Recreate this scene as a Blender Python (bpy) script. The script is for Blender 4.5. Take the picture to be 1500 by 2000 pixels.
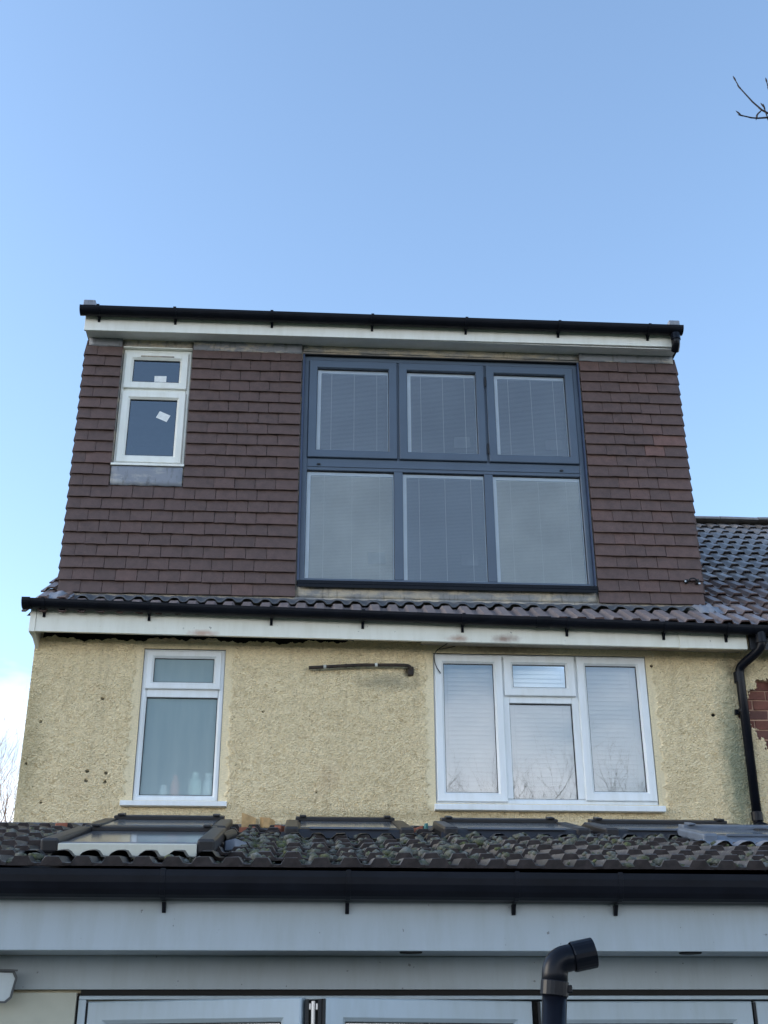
import bpy, bmesh, math, random
import numpy as np
from mathutils import Matrix, Vector

for o in list(bpy.data.objects):
    bpy.data.objects.remove(o)
scene = bpy.context.scene
COL = scene.collection
rnd = random.Random(7)
rad = math.radians

# ------------------------------------------------------------------ camera
p, yw, rl = rad(24.786), rad(3.933), rad(-0.227)
fwd = Vector((math.sin(yw) * math.cos(p), math.cos(yw) * math.cos(p), math.sin(p)))
rt = Vector((math.cos(yw), -math.sin(yw), 0))
up = rt.cross(fwd)
R_ = math.cos(rl) * rt + math.sin(rl) * up
U_ = -math.sin(rl) * rt + math.cos(rl) * up
cam = bpy.data.cameras.new('camera')
cam.sensor_fit = 'VERTICAL'
cam.sensor_height = 24.0
cam.lens = 24.0 * 2345 / 2000
cam.clip_end = 2000
cam.clip_start = 0.05
camo = bpy.data.objects.new('camera', cam)
COL.objects.link(camo)
camo.matrix_world = Matrix(((R_.x, U_.x, -fwd.x, 0), (R_.y, U_.y, -fwd.y, -8.6), (R_.z, U_.z, -fwd.z, 1.75), (0, 0, 0, 1)))
scene.camera = camo

# ------------------------------------------------------------------ light
SUN_EL, SUN_AZ = 17.0, 272.0          # azimuth measured from +y towards +x: low, beyond the gable at left
world = bpy.data.worlds.new('World')
scene.world = world
world.use_nodes = True
wn, wl = world.node_tree.nodes, world.node_tree.links
wn.clear()
wout = wn.new('ShaderNodeOutputWorld')
wbg = wn.new('ShaderNodeBackground')
wbg.inputs['Strength'].default_value = 0.15
sky = wn.new('ShaderNodeTexSky')
sky.sky_type = 'NISHITA'
sky.sun_disc = False
sky.sun_elevation = rad(SUN_EL)
sky.sun_rotation = rad(SUN_AZ)
sky.altitude = 50
sky.air_density = 1.0
sky.dust_density = 0.7
sky.ozone_density = 1.6
# soft white cloud low round the whole horizon
tc = wn.new('ShaderNodeTexCoord')
sep = wn.new('ShaderNodeSeparateXYZ')
wl.new(tc.outputs['Generated'], sep.inputs[0])
mp = wn.new('ShaderNodeMapping')
mp.inputs['Scale'].default_value = (1.0, 1.0, 2.6)
wl.new(tc.outputs['Generated'], mp.inputs[0])
cn = wn.new('ShaderNodeTexNoise')
cn.inputs['Scale'].default_value = 2.6
cn.inputs['Detail'].default_value = 6
cn.inputs['Roughness'].default_value = 0.55
wl.new(mp.outputs[0], cn.inputs['Vector'])
er = wn.new('ShaderNodeMapRange')
er.inputs['From Min'].default_value = 0.37
er.inputs['From Max'].default_value = 0.10
er.inputs['To Min'].default_value = 0.0
er.inputs['To Max'].default_value = 0.62
wl.new(sep.outputs['Z'], er.inputs['Value'])
ad = wn.new('ShaderNodeMath'); ad.operation = 'ADD'
wl.new(cn.outputs['Fac'], ad.inputs[0]); wl.new(er.outputs[0], ad.inputs[1])
cr = wn.new('ShaderNodeMapRange')
cr.inputs['From Min'].default_value = 0.72
cr.inputs['From Max'].default_value = 1.05
cr.inputs['To Max'].default_value = 0.9
wl.new(ad.outputs[0], cr.inputs['Value'])
mx = wn.new('ShaderNodeMix'); mx.data_type = 'RGBA'
wl.new(cr.outputs[0], mx.inputs['Factor'])
wl.new(sky.outputs[0], mx.inputs['A'])
mx.inputs['B'].default_value = (6.6, 6.8, 7.2, 1)
wl.new(mx.outputs['Result'], wbg.inputs['Color'])
wl.new(wbg.outputs[0], wout.inputs[0])

sl = bpy.data.lights.new('sun', 'SUN')
sl.energy = 0.5
sl.angle = rad(30)
sl.color = (1.0, 0.93, 0.82)
slo = bpy.data.objects.new('sun', sl)
COL.objects.link(slo)
sdir = Vector((math.sin(rad(SUN_AZ)) * math.cos(rad(SUN_EL)), math.cos(rad(SUN_AZ)) * math.cos(rad(SUN_EL)), math.sin(rad(SUN_EL))))
slo.rotation_euler = (-sdir).to_track_quat('-Z', 'Y').to_euler()
scene.view_settings.view_transform = 'Standard'
scene.view_settings.look = 'None'
scene.view_settings.exposure = 1.5
scene.view_settings.gamma = 1.0

# ------------------------------------------------------------------ helpers
class MB:
    def __init__(s):
        s.v = []; s.f = []; s.marks = []
    def add(s, vs, fs):
        n = len(s.v); s.marks.append((n, len(s.f)))
        s.v += [tuple(v) for v in vs]
        s.f += [tuple(i + n for i in f) for f in fs]
    def box(s, x0, x1, y0, y1, z0, z1):
        s.add([(x0, y0, z0), (x1, y0, z0), (x1, y1, z0), (x0, y1, z0), (x0, y0, z1), (x1, y0, z1), (x1, y1, z1), (x0, y1, z1)],
              [(0, 3, 2, 1), (4, 5, 6, 7), (0, 1, 5, 4), (1, 2, 6, 5), (2, 3, 7, 6), (3, 0, 4, 7)])
    def quad(s, a, b, c, d):
        s.add([a, b, c, d], [(0, 1, 2, 3)])
    def prism_x(s, prof, x0, x1, dz=0.0, caps=True):
        """closed profile of (y, z) swept along x; dz is the drop over the length"""
        n = len(prof)
        vs = [(x0, y, z) for y, z in prof] + [(x1, y, z + dz) for y, z in prof]
        fs = [(i, (i + 1) % n, n + (i + 1) % n, n + i) for i in range(n)]
        if caps:
            fs += [tuple(range(n - 1, -1, -1)), tuple(range(n, 2 * n))]
        s.add(vs, fs)
    def ring(s, x0, x1, z0, z1, prof):
        """mitred rectangular frame; closed profile of (inset, y)"""
        n = len(prof)
        vs = []
        for (cx, cz, sx, sz) in ((x0, z0, 1, 1), (x1, z0, -1, 1), (x1, z1, -1, -1), (x0, z1, 1, -1)):
            vs += [(cx + sx * d, y, cz + sz * d) for d, y in prof]
        fs = []
        for k in range(4):
            k2 = (k + 1) % 4
            for i in range(n):
                j = (i + 1) % n
                fs.append((k * n + i, k2 * n + i, k2 * n + j, k * n + j))
        s.add(vs, fs)
    def tube(s, pts, rads, n=8, caps=True):
        pts = [Vector(q) for q in pts]
        m = len(pts)
        if not hasattr(rads, '__len__'):
            rads = [rads] * m
        ref = None
        vs = []
        for i in range(m):
            t = (pts[min(i + 1, m - 1)] - pts[max(i - 1, 0)])
            if t.length < 1e-9: t = Vector((0, 0, 1))
            t.normalize()
            if ref is None:
                ref = t.orthogonal().normalized()
            ref = (ref - t * ref.dot(t))
            if ref.length < 1e-6: ref = t.orthogonal()
            ref.normalize()
            b = t.cross(ref)
            for k in range(n):
                a = 2 * math.pi * k / n
                vs.append(pts[i] + rads[i] * (math.cos(a) * ref + math.sin(a) * b))
        fs = []
        for i in range(m - 1):
            for k in range(n):
                k2 = (k + 1) % n
                fs.append((i * n + k, i * n + k2, (i + 1) * n + k2, (i + 1) * n + k))
        if caps:
            fs += [tuple(range(n - 1, -1, -1)), tuple(range((m - 1) * n, m * n))]
        s.add(vs, fs)
    def lathe(s, prof, cx, cy, n=14):
        """profile of (radius, z)"""
        vs = []
        for r, z in prof:
            for k in range(n):
                a = 2 * math.pi * k / n
                vs.append((cx + r * math.cos(a), cy + r * math.sin(a), z))
        fs = []
        for i in range(len(prof) - 1):
            for k in range(n):
                k2 = (k + 1) % n
                fs.append((i * n + k, i * n + k2, (i + 1) * n + k2, (i + 1) * n + k))
        fs += [tuple(range(n - 1, -1, -1)), tuple(range((len(prof) - 1) * n, len(prof) * n))]
        s.add(vs, fs)
    def mesh(s, name):
        me = bpy.data.meshes.new(name)
        me.from_pydata(s.v, [], s.f)
        me.validate()
        bm = bmesh.new(); bm.from_mesh(me)
        bmesh.ops.recalc_face_normals(bm, faces=bm.faces)
        bm.to_mesh(me); bm.free()
        return me
    def split(s, name, mat, parent=None, **kw):
        """one object for each piece that was added"""
        mk = s.marks + [(len(s.v), len(s.f))]
        out = []
        for (v0, f0), (v1, f1) in zip(mk, mk[1:]):
            q = MB(); q.v = s.v[v0:v1]; q.f = [tuple(i - v0 for i in f) for f in s.f[f0:f1]]
            out.append(q.build(name, mat, parent, **kw))
        return out
    def build(s, name, mat, parent=None, smooth=False, bevel=0, seg=2):
        return link(name, s.mesh(name), mat, parent, smooth, bevel, seg)

def wmat(o):
    m = Matrix.Translation(o.location) if o.type == 'EMPTY' else o.matrix_basis.copy()
    if o.parent is not None and o.type != 'EMPTY':
        m = wmat(o.parent) @ o.matrix_parent_inverse @ o.matrix_basis
    return m

def link(name, me, mat, parent=None, smooth=False, bevel=0, seg=2):
    o = bpy.data.objects.new(name, me)
    COL.objects.link(o)
    if mat is not None and not me.materials:
        me.materials.append(mat)
    if parent is not None:
        o.parent = parent
        o.matrix_parent_inverse = wmat(parent).inverted()
    if smooth:
        for q in me.polygons: q.use_smooth = True
    if bevel:
        b = o.modifiers.new('bevel', 'BEVEL')
        b.width = bevel; b.segments = seg; b.limit_method = 'ANGLE'; b.angle_limit = rad(35)
    return o

def place(name, me, parent, M):
    """one piece that shares its mesh with its like"""
    o = bpy.data.objects.new(name, me)
    COL.objects.link(o)
    if parent is not None:
        o.parent = parent
        o.matrix_parent_inverse = wmat(parent).inverted()
    o.matrix_basis = M
    return o

def thing(name, loc, label, cat, group=None):
    o = bpy.data.objects.new(name, None)
    o.location = loc
    o.empty_display_size = 0.2
    COL.objects.link(o)
    return tag(o, label, cat, group)

def tag(o, label, cat, group=None, kind=None):
    if label: o['label'] = label
    if cat: o['category'] = cat
    if group: o['group'] = group
    if kind: o['kind'] = kind
    return o

# ------------------------------------------------------------------ materials
def N(nt, t, **kw):
    n = nt.nodes.new(t)
    for k, v in kw.items():
        if k in n.inputs: n.inputs[k].default_value = v
        else: setattr(n, k, v)
    return n

def base_mat(name):
    m = bpy.data.materials.new(name)
    m.use_nodes = True
    nt = m.node_tree
    b = nt.nodes['Principled BSDF']
    return m, nt, b

def ramp(nt, fac, stops):
    r = nt.nodes.new('ShaderNodeValToRGB')
    e = r.color_ramp.elements
    while len(e) < len(stops): e.new(0.5)
    for i, (pos, c) in enumerate(stops):
        e[i].position = pos
        e[i].color = (c[0], c[1], c[2], 1) if hasattr(c, '__len__') else (c, c, c, 1)
    nt.links.new(fac, r.inputs[0])
    return r.outputs[0]

def coords(nt, scale=(1, 1, 1), world_space=True):
    t = nt.nodes.new('ShaderNodeNewGeometry' if world_space else 'ShaderNodeTexCoord')
    mpn = nt.nodes.new('ShaderNodeMapping')
    mpn.inputs['Scale'].default_value = scale
    nt.links.new(t.outputs['Position' if world_space else 'Object'], mpn.inputs[0])
    return mpn.outputs[0]

def noise(nt, vec, scale, detail=4, rough=0.55):
    n = N(nt, 'ShaderNodeTexNoise', Scale=scale, Detail=detail, Roughness=rough)
    nt.links.new(vec, n.inputs['Vector'])
    return n.outputs['Fac']

def mixc(nt, fac, a, b, mode='MIX'):
    n = nt.nodes.new('ShaderNodeMix'); n.data_type = 'RGBA'; n.blend_type = mode
    for key, val in (('Factor', fac), ('A', a), ('B', b)):
        if isinstance(val, bpy.types.NodeSocket): nt.links.new(val, n.inputs[key])
        elif key == 'Factor': n.inputs[key].default_value = val
        else: n.inputs[key].default_value = (val[0], val[1], val[2], 1)
    return n.outputs['Result']

def bump(nt, b, h, strength, dist):
    n = N(nt, 'ShaderNodeBump', Strength=strength, Distance=dist)
    nt.links.new(h, n.inputs['Height'])
    nt.links.new(n.outputs[0], b.inputs['Normal'])

def spot(nt, c, r, soft=0.5, wob=0.0):
    """mask 1 inside an ellipsoid at world point c with radii r"""
    g = nt.nodes.new('ShaderNodeNewGeometry')
    pos = g.outputs['Position']
    s1 = N(nt, 'ShaderNodeVectorMath', operation='SUBTRACT'); nt.links.new(pos, s1.inputs[0]); s1.inputs[1].default_value = c
    s2 = N(nt, 'ShaderNodeVectorMath', operation='DIVIDE'); nt.links.new(s1.outputs[0], s2.inputs[0]); s2.inputs[1].default_value = r
    ln = N(nt, 'ShaderNodeVectorMath', operation='LENGTH'); nt.links.new(s2.outputs[0], ln.inputs[0])
    val = ln.outputs['Value']
    if wob:
        a = nt.nodes.new('ShaderNodeMath'); a.operation = 'MULTIPLY_ADD'
        nt.links.new(noise(nt, pos, 22, 4), a.inputs[0]); a.inputs[1].default_value = wob; nt.links.new(val, a.inputs[2])
        val = a.outputs[0]
    mr = nt.nodes.new('ShaderNodeMapRange')
    nt.links.new(val, mr.inputs['Value'])
    off = wob * 0.5
    mr.inputs['From Min'].default_value = 1.0 + off; mr.inputs['From Max'].default_value = 1.0 - soft + off
    return mr.outputs[0]

def simple(name, col, rough=0.5, var=0.12, scale=6.0, metal=0.0, spec=0.5, fine=0.0):
    m, nt, b = base_mat(name)
    v = coords(nt)
    f = noise(nt, v, scale, 5)
    lo = [c * (1 - var) for c in col]; hi = [min(1, c * (1 + var)) for c in col]
    nt.links.new(ramp(nt, f, [(0.3, lo), (0.7, hi)]), b.inputs['Base Color'])
    b.inputs['Roughness'].default_value = rough
    b.inputs['Metallic'].default_value = metal
    b.inputs['Specular IOR Level'].default_value = spec
    if fine: bump(nt, b, noise(nt, v, 180, 3), fine, 0.002)
    return m

def plastic_white(name, col, stains=(), speck=0.5, rough=0.42):
    """uPVC with faint grime, specks and optional stains of their own shape"""
    m, nt, b = base_mat(name)
    v = coords(nt)
    vs = coords(nt, (6, 6, 1.0))
    c = mixc(nt, ramp(nt, noise(nt, vs, 2.2, 6, 0.65), [(0.42, 0.0), (0.75, 0.55)]), col, [col[0] * 0.80, col[1] * 0.78, col[2] * 0.72])
    sp = ramp(nt, noise(nt, v, 34, 2), [(0.735, 0.0), (0.76, speck)])
    c = mixc(nt, sp, c, (0.06, 0.05, 0.04))
    for (cc, rr, col2, amt) in stains:
        s = spot(nt, cc, rr, 0.9, 1.0)
        k = nt.nodes.new('ShaderNodeMath'); k.operation = 'MULTIPLY'; nt.links.new(s, k.inputs[0]); k.inputs[1].default_value = amt
        c = mixc(nt, k.outputs[0], c, col2)
    nt.links.new(c, b.inputs['Base Color'])
    b.inputs['Roughness'].default_value = rough
    bump(nt, b, noise(nt, v, 9, 3), 0.06, 0.01)
    return m

def tile_mat(name, stops, rough=0.75, lichen=0.0, lcol=(0.25, 0.26, 0.22), hue=None, lscale=26):
    m, nt, b = base_mat(name)
    oi = nt.nodes.new('ShaderNodeObjectInfo')
    v = coords(nt)
    c = ramp(nt, oi.outputs['Random'], stops)
    g = ramp(nt, noise(nt, v, 14, 6, 0.7), [(0.3, 0.72), (0.72, 1.22)])
    c = mixc(nt, 1.0, c, g, 'MULTIPLY')
    g2 = ramp(nt, noise(nt, v, 160, 3), [(0.3, 0.86), (0.7, 1.14)])
    c = mixc(nt, 1.0, c, g2, 'MULTIPLY')
    if lichen:
        l = ramp(nt, noise(nt, v, lscale, 5, 0.65), [(0.56, 0.0), (0.66, lichen)])
        c = mixc(nt, l, c, lcol)
    nt.links.new(c, b.inputs['Base Color'])
    b.inputs['Roughness'].default_value = rough
    bump(nt, b, noise(nt, v, 220, 4), 0.35, 0.002)
    return m

def lead_mat(name, grey, tan, amt, sc=7.0):
    m, nt, b = base_mat(name)
    v = coords(nt, (0.6, 1, 1.6))
    f = ramp(nt, noise(nt, v, sc, 6, 0.7), [(0.5 - amt, 0.0), (0.5 + 0.12 - amt * 0.4, 1.0)])
    c = mixc(nt, f, grey, tan)
    v2 = coords(nt, (4, 4, 1))
    c = mixc(nt, ramp(nt, noise(nt, v2, 9, 5), [(0.55, 0.0), (0.75, 0.6)]), c, (0.05, 0.045, 0.04))
    nt.links.new(c, b.inputs['Base Color'])
    b.inputs['Roughness'].default_value = 0.6
    bump(nt, b, noise(nt, coords(nt), 16, 5), 0.5, 0.012)
    return m

def glass_mat(name, ior=1.75, tint=(0.97, 0.985, 0.99), rough=0.0):
    m = bpy.data.materials.new(name); m.use_nodes = True
    nt = m.node_tree; nt.nodes.clear()
    o = nt.nodes.new('ShaderNodeOutputMaterial')
    fr = N(nt, 'ShaderNodeFresnel', IOR=ior)
    tr = nt.nodes.new('ShaderNodeBsdfTransparent'); tr.inputs[0].default_value = (*tint, 1)
    gl = nt.nodes.new('ShaderNodeBsdfGlossy'); gl.inputs['Roughness'].default_value = rough
    gl.inputs['Color'].default_value = (0.95, 0.97, 1, 1)
    bp = N(nt, 'ShaderNodeBump', Strength=0.05, Distance=0.02)
    nt.links.new(noise(nt, coords(nt), 1.7, 2), bp.inputs['Height'])
    nt.links.new(bp.outputs[0], gl.inputs['Normal'])
    mxs = nt.nodes.new('ShaderNodeMixShader')
    nt.links.new(fr.outputs[0], mxs.inputs[0]); nt.links.new(tr.outputs[0], mxs.inputs[1]); nt.links.new(gl.outputs[0], mxs.inputs[2])
    nt.links.new(mxs.outputs[0], o.inputs[0])
    return m

def frosted_mat(name):
    m = bpy.data.materials.new(name); m.use_nodes = True
    nt = m.node_tree; nt.nodes.clear()
    o = nt.nodes.new('ShaderNodeOutputMaterial')
    rf = nt.nodes.new('ShaderNodeBsdfTransparent')
    rf.inputs['Color'].default_value = (0.88, 0.94, 0.94, 1)
    df = nt.nodes.new('ShaderNodeBsdfDiffuse')
    f = noise(nt, coords(nt, (5, 5, 0.7)), 3, 5)
    nt.links.new(ramp(nt, f, [(0.3, (0.58, 0.76, 0.79)), (0.7, (0.66, 0.84, 0.86))]), df.inputs[0])
    gl = N(nt, 'ShaderNodeBsdfGlossy', Roughness=0.06)
    m1 = nt.nodes.new('ShaderNodeMixShader'); m1.inputs[0].default_value = 0.40
    nt.links.new(rf.outputs[0], m1.inputs[1]); nt.links.new(df.outputs[0], m1.inputs[2])
    fr = N(nt, 'ShaderNodeFresnel', IOR=1.4)
    m2 = nt.nodes.new('ShaderNodeMixShader')
    nt.links.new(fr.outputs[0], m2.inputs[0]); nt.links.new(m1.outputs[0], m2.inputs[1]); nt.links.new(gl.outputs[0], m2.inputs[2])
    nt.links.new(m2.outputs[0], o.inputs[0])
    return m

def render_mat():
    m, nt, b = base_mat('cream_render')
    v = coords(nt)
    c = ramp(nt, noise(nt, v, 1.3, 5, 0.6), [(0.3, (0.765, 0.635, 0.405)), (0.7, (0.85, 0.71, 0.465))])
    g = ramp(nt, noise(nt, coords(nt, (1, 1, 2)), 55, 4), [(0.3, 0.86), (0.7, 1.1)])
    c = mixc(nt, 1.0, c, g, 'MULTIPLY')
    # scattered dark chips in the dash
    ch = ramp(nt, noise(nt, coords(nt, (1, 1, 1.7)), 62, 2), [(0.685, 0.0), (0.715, 0.8)])
    c = mixc(nt, ch, c, (0.13, 0.095, 0.05))
    # faint dirty runs down the wall
    st = ramp(nt, noise(nt, coords(nt, (9, 9, 0.5)), 1.6, 5), [(0.56, 0.0), (0.78, 0.35)])
    c = mixc(nt, st, c, (0.40, 0.33, 0.21))
    # pink-brown rust bloom here and there
    rb = ramp(nt, noise(nt, v, 2.4, 5), [(0.60, 0.0), (0.78, 0.30)])
    c = mixc(nt, rb, c, (0.50, 0.33, 0.20))
    # green-grey algae beside the downpipe, below the old pipe stub and at the gable corner
    for cc, rr, col, amt in (((3.19, 0, 3.7), (0.16, 0.3, 0.95), (0.20, 0.24, 0.17), 0.8), ((0.62, 0, 4.34), (0.28, 0.3, 0.09), (0.20, 0.19, 0.14), 0.55),
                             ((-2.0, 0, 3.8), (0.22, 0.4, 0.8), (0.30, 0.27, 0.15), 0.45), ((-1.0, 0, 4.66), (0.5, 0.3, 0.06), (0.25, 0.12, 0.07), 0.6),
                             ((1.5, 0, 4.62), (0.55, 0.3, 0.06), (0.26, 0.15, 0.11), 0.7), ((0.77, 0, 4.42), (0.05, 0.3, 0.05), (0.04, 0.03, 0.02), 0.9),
                             ((0.4, 0, 3.36), (1.3, 0.3, 0.05), (0.36, 0.30, 0.17), 0.4), ((3.28, 0, 4.5), (0.14, 0.3, 0.12), (0.12, 0.10, 0.06), 0.7)):
        s = spot(nt, cc, rr, 0.8, 0.9)
        k = nt.nodes.new('ShaderNodeMath'); k.operation = 'MULTIPLY'; nt.links.new(s, k.inputs[0]); k.inputs[1].default_value = amt
        c = mixc(nt, k.outputs[0], c, col)
    nt.links.new(c, b.inputs['Base Color'])
    b.inputs['Roughness'].default_value = 0.9
    b.inputs['Specular IOR Level'].default_value = 0.2
    bump(nt, b, noise(nt, v, 240, 4), 0.5, 0.003)
    return m

M = {}
M['render'] = render_mat()
M['render_flat'] = simple('cream_paint', (0.60, 0.54, 0.38), 0.85, 0.10, 4, fine=0.4)
M['upvc'] = plastic_white('white_upvc', (0.78, 0.80, 0.80), speck=0.12)
M['upvc_door'] = plastic_white('dimmed_door_upvc', (0.38, 0.45, 0.50), speck=0.12)  # white uPVC, its colour darkened for the dimmer light at ground level
M['stub'] = simple('dimmed_cream_paint', (0.44, 0.44, 0.37), 0.85, 0.10, 4, fine=0.4)  # cream with the extension's weaker light mixed into the colour
M['upvc_new'] = plastic_white('ivory_upvc', (0.80, 0.80, 0.74), speck=0.0)
M['fascia_main'] = plastic_white('cream_fascia', (0.78, 0.76, 0.66), [((1.12, -0.22, 4.615), (0.10, 0.1, 0.035), (0.30, 0.14, 0.07), 0.75), ((1.47, -0.22, 4.62), (0.13, 0.1, 0.045), (0.25, 0.14, 0.09), 0.85),
                                                                  ((-0.75, -0.22, 4.62), (0.13, 0.1, 0.035), (0.42, 0.18, 0.09), 0.7)])
M['fascia_dormer'] = plastic_white('white_fascia', (0.80, 0.79, 0.72), speck=0.0)
M['soffit_dormer'] = plastic_white('white_soffit', (0.74, 0.74, 0.72), speck=0.0)
M['fascia_ext'] = plastic_white('dimmed_white_fascia', (0.345, 0.395, 0.43), speck=0.6)  # white boards greyed so the colour carries the extension's dimmer light
M['soffit_old'] = lead_mat('old_soffit', (0.42, 0.37, 0.29), (0.30, 0.22, 0.16), 0.0, 4)
M['black'] = simple('black_plastic', (0.005, 0.006, 0.010), 0.30, 0.2, 9, spec=0.17)
M['black_dull'] = simple('black_gutter', (0.006, 0.007, 0.011), 0.42, 0.3, 7, spec=0.13)
M['gap'] = simple('dark_cavity', (0.012, 0.011, 0.010), 0.9)
M['anthracite'] = simple('anthracite_frame', (0.070, 0.098, 0.140), 0.42, 0.07, 3)
M['seal'] = simple('black_seal', (0.006, 0.006, 0.007), 0.6)
M['spacer'] = simple('grey_cassette', (0.72, 0.78, 0.84), 0.5, 0.05)
M['slat_in'] = simple('grey_slat', (0.36, 0.395, 0.445), 0.55, 0.10, 1.4)
M['slat_in_b'] = simple('pale_grey_slat', (0.62, 0.64, 0.62), 0.6, 0.14, 2.0)  # paler slats for the outer lower panes
M['cord'] = simple('blind_cord', (0.85, 0.86, 0.84), 0.7, 0.05)
M['ghost_b'] = simple('pane_label_pale', (0.50, 0.53, 0.53), 0.7, 0.1)
M['ghost'] = simple('pane_label', (0.29, 0.32, 0.36), 0.7, 0.1)
M['sticker'] = simple('white_sticker', (0.75, 0.76, 0.74), 0.6, 0.1, 30)
M['glass'] = glass_mat('window_glass', 2.5)
M['glass_blind'] = glass_mat('blind_unit_glass', 1.9)
M['glass_roof'] = simple('roof_glass', (0.10, 0.12, 0.14), 0.12, 0.1, spec=0.9)
M['glass_bed'] = glass_mat('bedroom_glass', 2.75)
M['frost'] = frosted_mat('frosted_glass')
M['blind'] = simple('white_slat', (0.88, 0.90, 0.87), 0.5, 0.04)
M['room'] = simple('unlit_room_plaster', (0.10, 0.10, 0.11), 0.9)  # dark plaster: the gloom of an unlit room put into its colour
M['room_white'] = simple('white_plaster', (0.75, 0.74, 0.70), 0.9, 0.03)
M['plain_tile'] = tile_mat('plain_tile', [(0.0, (0.092, 0.056, 0.047)), (0.6, (0.098, 0.059, 0.050)), (0.95, (0.104, 0.062, 0.052)), (1.0, (0.120, 0.068, 0.056))], 0.6)
M['plain_tile_red'] = tile_mat('orange_tile', [(0.0, (0.175, 0.085, 0.066)), (1.0, (0.15, 0.080, 0.064))], 0.6)
M['plain_tile_warm'] = tile_mat('warm_tile', [(0.0, (0.106, 0.064, 0.054)), (1.0, (0.120, 0.068, 0.056))], 0.6)
M['roof_new'] = tile_mat('new_roof_tile', [(0.0, (0.19, 0.16, 0.16)), (1.0, (0.25, 0.21, 0.205))], 0.36)
M['roof_brown'] = tile_mat('brown_roof_tile', [(0.0, (0.11, 0.078, 0.068)), (1.0, (0.17, 0.125, 0.11))], 0.42, 0.25)
M['roof_old'] = tile_mat('old_roof_tile', [(0.0, (0.14, 0.125, 0.115)), (1.0, (0.24, 0.22, 0.21))], 0.36, 0.45, (0.28, 0.28, 0.23))
M['roof_ext'] = tile_mat('mossy_roof_tile', [(0.0, (0.045, 0.040, 0.039)), (1.0, (0.088, 0.080, 0.079))], 0.50, 0.6, (0.22, 0.23, 0.21), lscale=34)
M['nose_dark'] = simple('dark_tile_nose', (0.026, 0.019, 0.018), 0.85, 0.4, 30)  # darker tone for tile noses and undersides
M['nose_brown'] = simple('brown_tile_nose', (0.075, 0.042, 0.035), 0.8, 0.35, 30)
M['felt'] = simple('roof_underlay', (0.025, 0.022, 0.020), 0.95)
M['lead'] = lead_mat('weathered_lead', (0.20, 0.205, 0.22), (0.42, 0.37, 0.30), -0.05)
M['lead_tan'] = lead_mat('stained_lead', (0.24, 0.235, 0.225), (0.48, 0.405, 0.30), 0.06)
M['lead_grey'] = lead_mat('grey_lead', (0.22, 0.235, 0.27), (0.33, 0.33, 0.33), -0.05)
M['lead_dark'] = lead_mat('dark_lead', (0.085, 0.09, 0.10), (0.15, 0.14, 0.13), -0.05)
M['brick'] = tile_mat('red_brick', [(0.0, (0.15, 0.050, 0.034)), (0.7, (0.21, 0.078, 0.052)), (1.0, (0.10, 0.050, 0.044))], 0.85)
M['mortar'] = simple('pink_mortar', (0.50, 0.30, 0.21), 0.95, 0.15, 40)
M['skyl_frame'] = simple('roof_window_metal', (0.018, 0.017, 0.019), 0.42, 0.2, 9)
M['skyl_grey'] = simple('grey_flashing', (0.115, 0.14, 0.18), 0.40, 0.2, 9)
M['skyl_white'] = plastic_white('roof_window_apron', (0.62, 0.62, 0.54), speck=0.2)
M['wood'] = simple('offcut_timber', (0.48, 0.30, 0.13), 0.8, 0.25, 20)
M['clay'] = simple('broken_clay', (0.30, 0.10, 0.055), 0.85, 0.3, 20)
M['blue'] = simple('blue_plastic', (0.10, 0.25, 0.62), 0.5)
M['teal'] = simple('teal_plastic', (0.07, 0.22, 0.20), 0.5)
M['rust'] = simple('rusty_steel', (0.034, 0.023, 0.016), 0.75, 0.6, 22)
M['tape'] = simple('clip_grey', (0.55, 0.55, 0.50), 0.6)
M['bark'] = simple('tree_bark', (0.055, 0.042, 0.034), 0.9, 0.35, 14, fine=0.6)
M['twig'] = simple('dark_twig', (0.030, 0.024, 0.024), 0.85, 0.3, 14)
M['bark_warm'] = simple('autumn_twig', (0.34, 0.20, 0.13), 0.9, 0.3, 3)
M['steel'] = simple('bright_clip', (0.4, 0.4, 0.4), 0.3, 0.1, metal=0.9)
M['lens'] = simple('lamp_lens', (0.55, 0.60, 0.62), 0.18, 0.05)
M['lamp_body'] = simple('lamp_grey', (0.10, 0.105, 0.11), 0.45)

def moss_mat():
    m, nt, b = base_mat('roof_moss')
    v = coords(nt)
    c = ramp(nt, noise(nt, v, 17, 4), [(0.34, (0.16, 0.165, 0.155)), (0.50, (0.085, 0.092, 0.075)), (0.62, (0.075, 0.085, 0.045)), (0.72, (0.10, 0.12, 0.04))])
    nt.links.new(c, b.inputs['Base Color']); b.inputs['Roughness'].default_value = 0.95
    bump(nt, b, noise(nt, v, 120, 5), 0.9, 0.008)
    return m
M['moss'] = moss_mat()

def ground_mat():
    m, nt, b = base_mat('garden_lawn')
    v = coords(nt)
    c = ramp(nt, noise(nt, v, 3.0, 8, 0.7), [(0.3, (0.035, 0.05, 0.018)), (0.7, (0.08, 0.10, 0.04))])
    nt.links.new(c, b.inputs['Base Color']); b.inputs['Roughness'].default_value = 0.95
    bump(nt, b, noise(nt, v, 40, 5), 0.8, 0.03)
    return m
M['grass'] = ground_mat()
M['paving'] = simple('patio_stone', (0.30, 0.28, 0.25), 0.85, 0.2, 2.5, fine=0.4)
M['fence'] = simple('fence_timber', (0.12, 0.085, 0.055), 0.85, 0.3, 5)

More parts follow.
